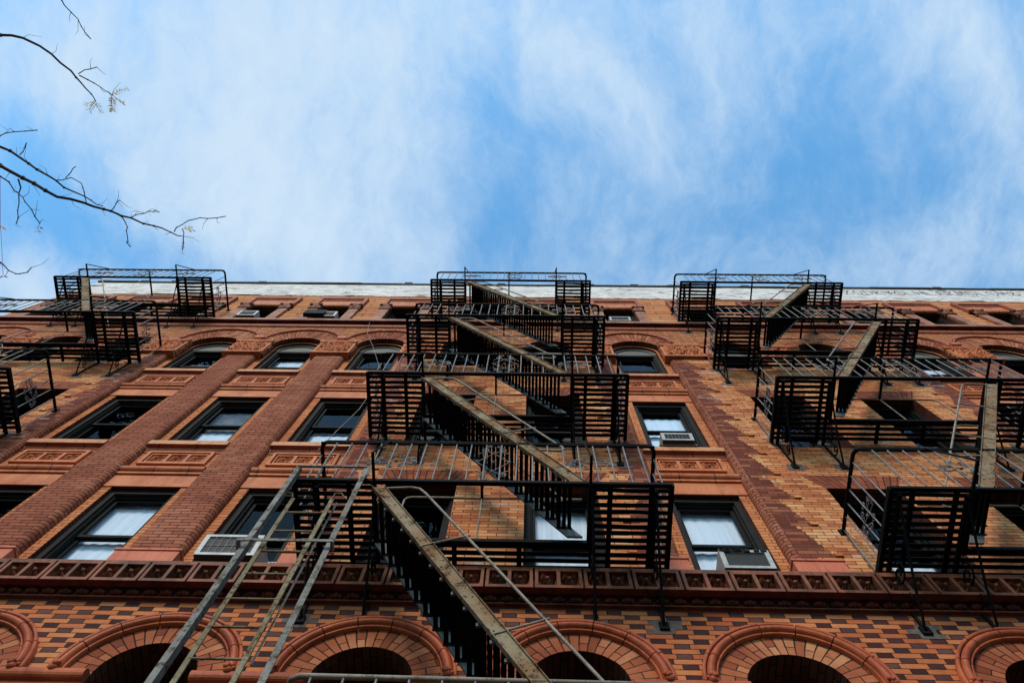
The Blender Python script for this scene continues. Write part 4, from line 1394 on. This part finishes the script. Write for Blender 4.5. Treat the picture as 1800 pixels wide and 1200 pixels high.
            if yy < -1:
                # rolled flanges and bolt heads
                mb.bar((x0, yy - .006, ztop), (x1, yy - .006, below + .02), .05, .007, off)
                mb.bar((x0 + hxx, yy - .006, ztop), (x1 + hxx, yy - .006, below + .02), .05, .007, off)
                for i in range(9):
                    t__ = (i + .5) / 9
                    for q in (hw_ * .3, hw_ * .7): ball(mb, (x0 + (x1 - x0) * t__ + q * sg, yy - y_th, ztop + (below + .02 - ztop) * t__), .011, 6, 4)
            return mb
        stair = MB()
        # landing hooks
        stair.bar((x0 - .02 * sg, -DP - .01, zf - .06), (x0 + .24 * sg, -DP - .01, zf - .06), .03, .08)
        so = stringer(-DP - .0).build('stair', M['string'], t_)
        stringer(-.47).build('stringer', M['grey'], so)
        dzz = ztop - below - .02
        ntr = int(round(dzz / .215))
        def tread():
            mb = MB()
            for q in (-.062, .0, .062): mb.box(q - .022 , q + .022, -DP + .015, -.485, -.006, .006)
            mb.box(-.09, .09, -.487, -.48, -.055, .0); mb.box(-.09, .09, -DP + .012, -DP + .02, -.045, .0)
            return mb
        def tbr():
            mb = MB()
            mb.cur = 0
            for y_ in (-.50, -DP + .03):
                for e in (-.004, .004): pass
                mb.face([(-.09, y_, -.008), (.09, y_, -.008), (.09 * -sg, y_, -.12)])
            mb.face([(-.09, -.53, -.008), (.09, -.53, -.008), (.09 * -sg, -.53, -.12)])
            return mb
        for i in range(1, ntr):
            t__ = i / ntr
            xx = x0 + hw_ * .55 * sg + (x1 - x0) * t__
            zz_ = ztop - dzz * t__
            tr_ = shared('tread', tread, 'tread', M['iron'], so, (xx, 0, zz_))
            if ladder or fi == 1: pass
        mb = MB()
        for i in range(1, ntr):
            t__ = i / ntr
            xx = x0 + hw_ * .55 * sg + (x1 - x0) * t__; zz_ = ztop - dzz * t__
            mb.box(xx - .09 * sg - .02, xx - .09 * sg + .02, -DP + .03, -DP + .05, zz_ - .01, zz_ + .03)
        mb.build('tread_bracket', M['grey'], so)
        # pipe handrails with returned ends and raking struts
        for yy, r_ in ((-DP, .014), (-.47, .012)):
            mb = MB()
            T = Vector((x0, yy, ztop - .02))
            def q(a, b): return T + Vector((a * sg, 0, b))
            L_ = dz - 1.0
            sl = dzz / dxx
            e_ = (.56 + (dzz - 1.0) / sl, -(dzz - 1.0))
            mb.tube([q(.02, .0), q(.42, .05), q(.52, .02), q(.60, -.09), q(e_[0] - .02, e_[1] + .02), q(e_[0], e_[1] - .04), q(e_[0] - .05, e_[1] - .09), q(e_[0] - .42, e_[1] - .06)], r_, 8)
            if yy < -1:
                for tq in (.30, .62):
                    ax, az = dxx * tq, -dzz * tq
                    mb.tube([T + Vector((ax * sg, -.014, az)), T + Vector(((ax + .2) * sg, -.014, az + .10)), T + Vector(((ax + .46) * sg, -.004, az + .24))], .011, 6)
            mb.build('handrail', M['pipe'], so)
    return t_


fe = fire_escape(-.51, 1, 'central black iron fire escape with a drop ladder hanging from its left side', FLOORS, True, True)
fire_escape(6.11, -1, 'right black iron fire escape whose stairs run down to the left over the orange brick', FLOORS, False, True)
fire_escape(-10.66, 1, 'left black iron fire escape cut off by the left edge of the photo', FLOORS, False, True)

# lowest balcony of the central escape, its rail just in the bottom of the picture
zf = 5.30
mb = MB()
mb.bar((-1.32, -DP, zf), (2.11, -DP, zf), .04, .08)
for x in (-1.32, 2.11): mb.bar((x, -DP, zf), (x, -.02, zf), .05, .07)
y = -DP + .09
while y < -.03:
    mb.bar((-1.32, y, zf + .01), (2.11, y, zf + .01), .052, .012); y += .0885
mb.build('platform', M['iron'], fe)
mb = MB()
mb.tube([(-1.20, 0, 6.375), (-1.20, -DP + .1, 6.375), (-1.17, -DP + .03, 6.375), (-1.10, -DP, 6.375), (2.11, -DP, 6.355), (2.11, 0, 6.355)], .022, 8)
rl0 = mb.build('railing', M['pipe'], fe)
for i in range(14):
    o_ = bpy.data.objects.new('baluster', MESH[('rod', i % 5)]); C.objects.link(o_); o_.parent = rl0; o_.location = (-1.02 + i * .235, -DP, zf)

# drop ladder on its guide rails (coordinates local to the central escape)
L0 = .51
mb = MB()
yl = -1.22
for x, s_ in ((-2.61, 1), (-1.83, -1)):
    mb.bar((x + L0, yl, 3.3), (x + L0, yl, 9.84), .055, .012, (0, 1, 0))
    mb.bar((x + L0 + s_ * .024, yl + .035, 3.3), (x + L0 + s_ * .024, yl + .035, 9.84), .008, .06, (0, 1, 0))
mb.bar((-2.61 + L0, yl - .01, 9.83), (-1.83 + L0, yl - .01, 9.83), .02, .03)
mb.bar((-2.66 + L0, yl - .06, 8.06), (-1.79 + L0, yl - .06, 8.06), .012, .035)
for x in (-2.66, -1.79): mb.bar((x + L0, yl - .06, 8.06), (x + L0, yl + .03, 8.04), .03, .035)
mb.bar((-1.98 + L0, yl + .03, 9.0), (-2.3 + L0, -.6, 7.2), .02, .02)
lad = mb.build('ladder_guide', M['lad'], fe)
mb = MB()
for x in (-2.44, -2.03): mb.bar((x + L0, yl, 3.2), (x + L0, yl, 9.03), .042, .014, (0, 1, 0))
for z in [9.03]:
    for x, s_ in ((-2.44, -1), (-2.03, 1)):
        mb.tube([(x + L0, yl, z - .02), (x + L0 + s_ * .02, yl - .04, z + .05), (x + L0 + s_ * .08, yl - .03, z + .07), (x + L0 + s_ * .13, yl, z + .02)], .008, 5)
z = 8.72
while z > 3.3:
    mb.tube([(-2.44 + L0, yl, z), (-2.03 + L0, yl, z)], .011, 6); z -= .378
mb.build('drop_ladder', M['ladder'], fe)

# ------------------------------------------------------------------ loose wire down the front
mb = MB()
mb.tube([(-4.20, -.10, 21.6), (-4.0, -.12, 20.3), (-3.62, -.10, 19.1), (-3.2, -.10, 17.6), (-3.02, -.11, 15.9), (-3.05, -.09, 14.9), (-3.22, -.1, 13.6), (-3.3, -.08, 13.0)], .006, 5)
tag(mb.build('loose_wire', M['pipe']), 'thin loose wire hanging down the brick left of the central fire escape', 'wire')

# ------------------------------------------------------------------ street tree: bare twigs reach into the picture
BR = {'a': ([(-3.637, -5.539, 6.901), (-3.43, -5.5, 6.914), (-3.238, -5.475, 6.84), (-3.008, -5.37, 6.736), (-2.865, -5.265, 6.681), (-2.839, -5.207, 6.715), (-2.83, -5.136, 6.814), (-2.854, -5.094, 6.902)], 0.012), 'a2': ([(-2.948, -5.264, 6.909), (-2.836, -5.286, 6.829), (-2.725, -5.292, 6.727)], 0.004), 'a3': ([(-2.942, -5.254, 6.909), (-2.811, -5.203, 6.829), (-2.69, -5.15, 6.727), (-2.625, -5.124, 6.68)], 0.005), 'b': ([(-3.143, -5.809, 7.101), (-3.111, -5.741, 7.114), (-3.016, -5.654, 7.04), (-2.904, -5.555, 6.936), (-2.825, -5.476, 6.881)], 0.006), 'c': ([(-3.54, -4.886, 6.601), (-3.345, -4.807, 6.614), (-3.181, -4.744, 6.54), (-3.019, -4.676, 6.436), (-2.879, -4.615, 6.381), (-2.797, -4.545, 6.415), (-2.753, -4.486, 6.514), (-2.733, -4.443, 6.602)], 0.011), 'c2': ([(-3.016, -4.602, 6.609), (-2.868, -4.624, 6.529), (-2.75, -4.596, 6.427), (-2.713, -4.545, 6.38), (-2.733, -4.476, 6.424)], 0.004), 'c3': ([(-2.952, -4.616, 6.609), (-2.863, -4.659, 6.529), (-2.772, -4.695, 6.427)], 0.003), 'c4': ([(-3.222, -4.759, 6.609), (-3.137, -4.796, 6.529), (-3.056, -4.831, 6.427)], 0.004), 
      'd': ([(-3.557, -4.792, 6.601), (-3.364, -4.691, 6.614), (-3.182, -4.619, 6.54), (-2.985, -4.55, 6.436), (-2.8, -4.503, 6.381), (-2.685, -4.456, 6.415), (-2.635, -4.42, 6.514), (-2.559, -4.369, 6.602), (-2.422, -4.318, 6.613), (-2.281, -4.287, 6.538), (-2.165, -4.276, 6.435)], 0.014), 'd2': ([(-2.686, -4.41, 6.609), (-2.605, -4.465, 6.529), (-2.527, -4.495, 6.427)], 0.004), 'd3': ([(-2.652, -4.393, 6.609), (-2.561, -4.351, 6.529), (-2.507, -4.31, 6.427), (-2.481, -4.246, 6.38), (-2.493, -4.211, 6.424)], 0.005), 'd4': ([(-2.562, -4.368, 6.609), (-2.427, -4.406, 6.529), (-2.322, -4.427, 6.427), (-2.265, -4.428, 6.38)], 0.004), 'd5': ([(-2.291, -4.282, 6.609), (-2.199, -4.336, 6.529), (-2.098, -4.376, 6.427), (-1.971, -4.392, 6.38), (-1.875, -4.402, 6.424)], 0.004), 'e': ([(-3.419, -4.77, 6.401), (-3.24, -4.635, 6.414), (-3.118, -4.556, 6.34), (-3.004, -4.524, 6.236), (-2.928, -4.459, 6.181), (-2.912, -4.376, 6.215)], 0.006), 'e2': ([(-3.127, -4.619, 6.409), (-3.085, -4.54, 6.329), (-3.041, -4.448, 6.227), (-3.029, -4.379, 6.18)], 0.006), 'f': ([(-3.322, -4.93, 6.401), (-3.201, -4.874, 6.414), (-3.063, -4.898, 6.34), (-2.861, -4.908, 6.236)], 0.005), 
      'g': ([(-3.235, -4.227, 6.101), (-3.12, -4.155, 6.114), (-3.027, -4.121, 6.04), (-2.894, -4.12, 5.936), (-2.786, -4.166, 5.881)], 0.006), 'h': ([(-2.234, -4.302, 6.601), (-2.239, -4.235, 6.614), (-2.217, -4.179, 6.54)], 0.003)}
tree = empty('street_tree', (-7.6, -5.6, 0), 'nearly bare tree whose thin twigs with few yellow leaves reach in from the left', 'tree')
TX = Vector((-7.6, -5.6, 0))


def lt(p): return tuple(Vector(p) - TX)


mb = MB()
mb.tube([(0, 0, -.02), (.03, .02, 1.2), (.0, .05, 2.6), (.12, .02, 3.8), (.3, .0, 4.8)], [.17, .14, .12, .10, .08], 12)
mb.build('trunk', M['bark'], tree)
mains = {'a': (.3, 0, 4.8), 'c': (.3, 0, 4.8), 'd': (.3, 0, 4.8), 'e': (.3, 0, 4.8), 'f': (.3, 0, 4.8), 'g': (.12, .02, 3.8), 'b': (.3, 0, 4.8)}
rt = random.Random(3)
for k, (pts, r0) in BR.items():
    P_ = [Vector(lt(p)) for p in pts]
    if k in mains:
        s_ = Vector(mains[k]); e_ = P_[0]
        pre = [s_ + (e_ - s_) * t__ + Vector((0, rt.uniform(-.08, .08), .25 * math.sin(PI * t__))) for t__ in (0, .25, .5, .75)]
        pre_r = [.05, .04, .028, max(.018, r0 * 1.15)]
    else:
        pre, pre_r = [], []
    fine = []
    for a, b in zip(P_, P_[1:]):
        fine.append(a)
        m_ = (a + b) / 2 + Vector([rt.uniform(-.012, .012) for _ in range(3)])
        fine.append(m_)
    fine.append(P_[-1])
    n = len(fine)
    rr = [max(.0028, r0 * .85 * (1 - .75 * i / (n - 1))) for i in range(n)]
    mb = MB()
    mb.tube(pre + fine, pre_r + rr, 7)
    # buds, spurs and hair-fine shoots
    for i in range(1, n):
        if rt.random() < .55: ball(mb, tuple(fine[i]), rr[i] * 1.7, 5, 3)
        if rt.random() < .4 and r0 > .003:
            d = Vector((rt.uniform(-.6, 1), rt.uniform(-1, 1), rt.uniform(-.4, .6))).normalized() * rt.uniform(.03, .12)
            c1 = fine[i] + d * .5 + Vector([rt.uniform(-.02, .02) for _ in range(3)])
            mb.tube([fine[i], c1, fine[i] + d], [.0018, .0012, .0007], 4)
    mb.build('branch', M['bark'], tree)


def leaflet(mb, p, d, s, wd=.4):
    d = Vector(d).normalized(); q = d.orthogonal().normalized(); b = d.cross(q)
    q = (q + b * rt.uniform(-1, 1)).normalized()
    p = Vector(p)
    nn = d.cross(q).normalized() * s * .12
    mb.face([p, p + d * s * .45 + q * s * wd * .5 + nn, p + d * s, p + d * s * .45 - q * s * wd * .5 + nn])


def spray(base, dirs, n, s, mat, L=.16):
    for d in dirs:
        d = Vector(d).normalized()
        mb = MB()
        b0 = Vector(lt(base))
        mb.tube([b0, b0 + d * L * .5 + Vector((0, 0, -.01)), b0 + d * L], .0012, 4)
        side = d.orthogonal().normalized()
        for i in range(n):
            p = b0 + d * L * (i + 1) / n
            for s1 in (-1, 1): leaflet(mb, p, side * s1 + d * .6 + Vector([rt.uniform(-.3, .3) for _ in range(3)]), s * rt.uniform(.7, 1.1))
        mb.build('leaf_spray', M[mat], tree)


e1, e2_ = BR['a3'][0][-1], BR['a'][0][-1]
spray(e1, [(.5, .3, -.2), (.1, .8, -.3), (.7, -.3, .1), (-.2, .7, .2)], 6, .028, 'leaf', .10)
spray(e2_, [(-.3, .5, -.2), (.2, .6, .1), (-.6, .2, 0)], 5, .026, 'leaf', .075)
spray(BR['h'][0][0], [(.6, 0, 0)], 3, .04, 'leaf', .06)
spray(BR['h'][0][1], [(0, .5, -.2)], 4, .02, 'leaf', .09)
spray(BR['e'][0][1], [(.0, 1.0, -.2)], 2, .05, 'leafr', .60)
spray(BR['e'][0][-1], [(-.2, .6, 0)], 2, .03, 'leafr', .05)
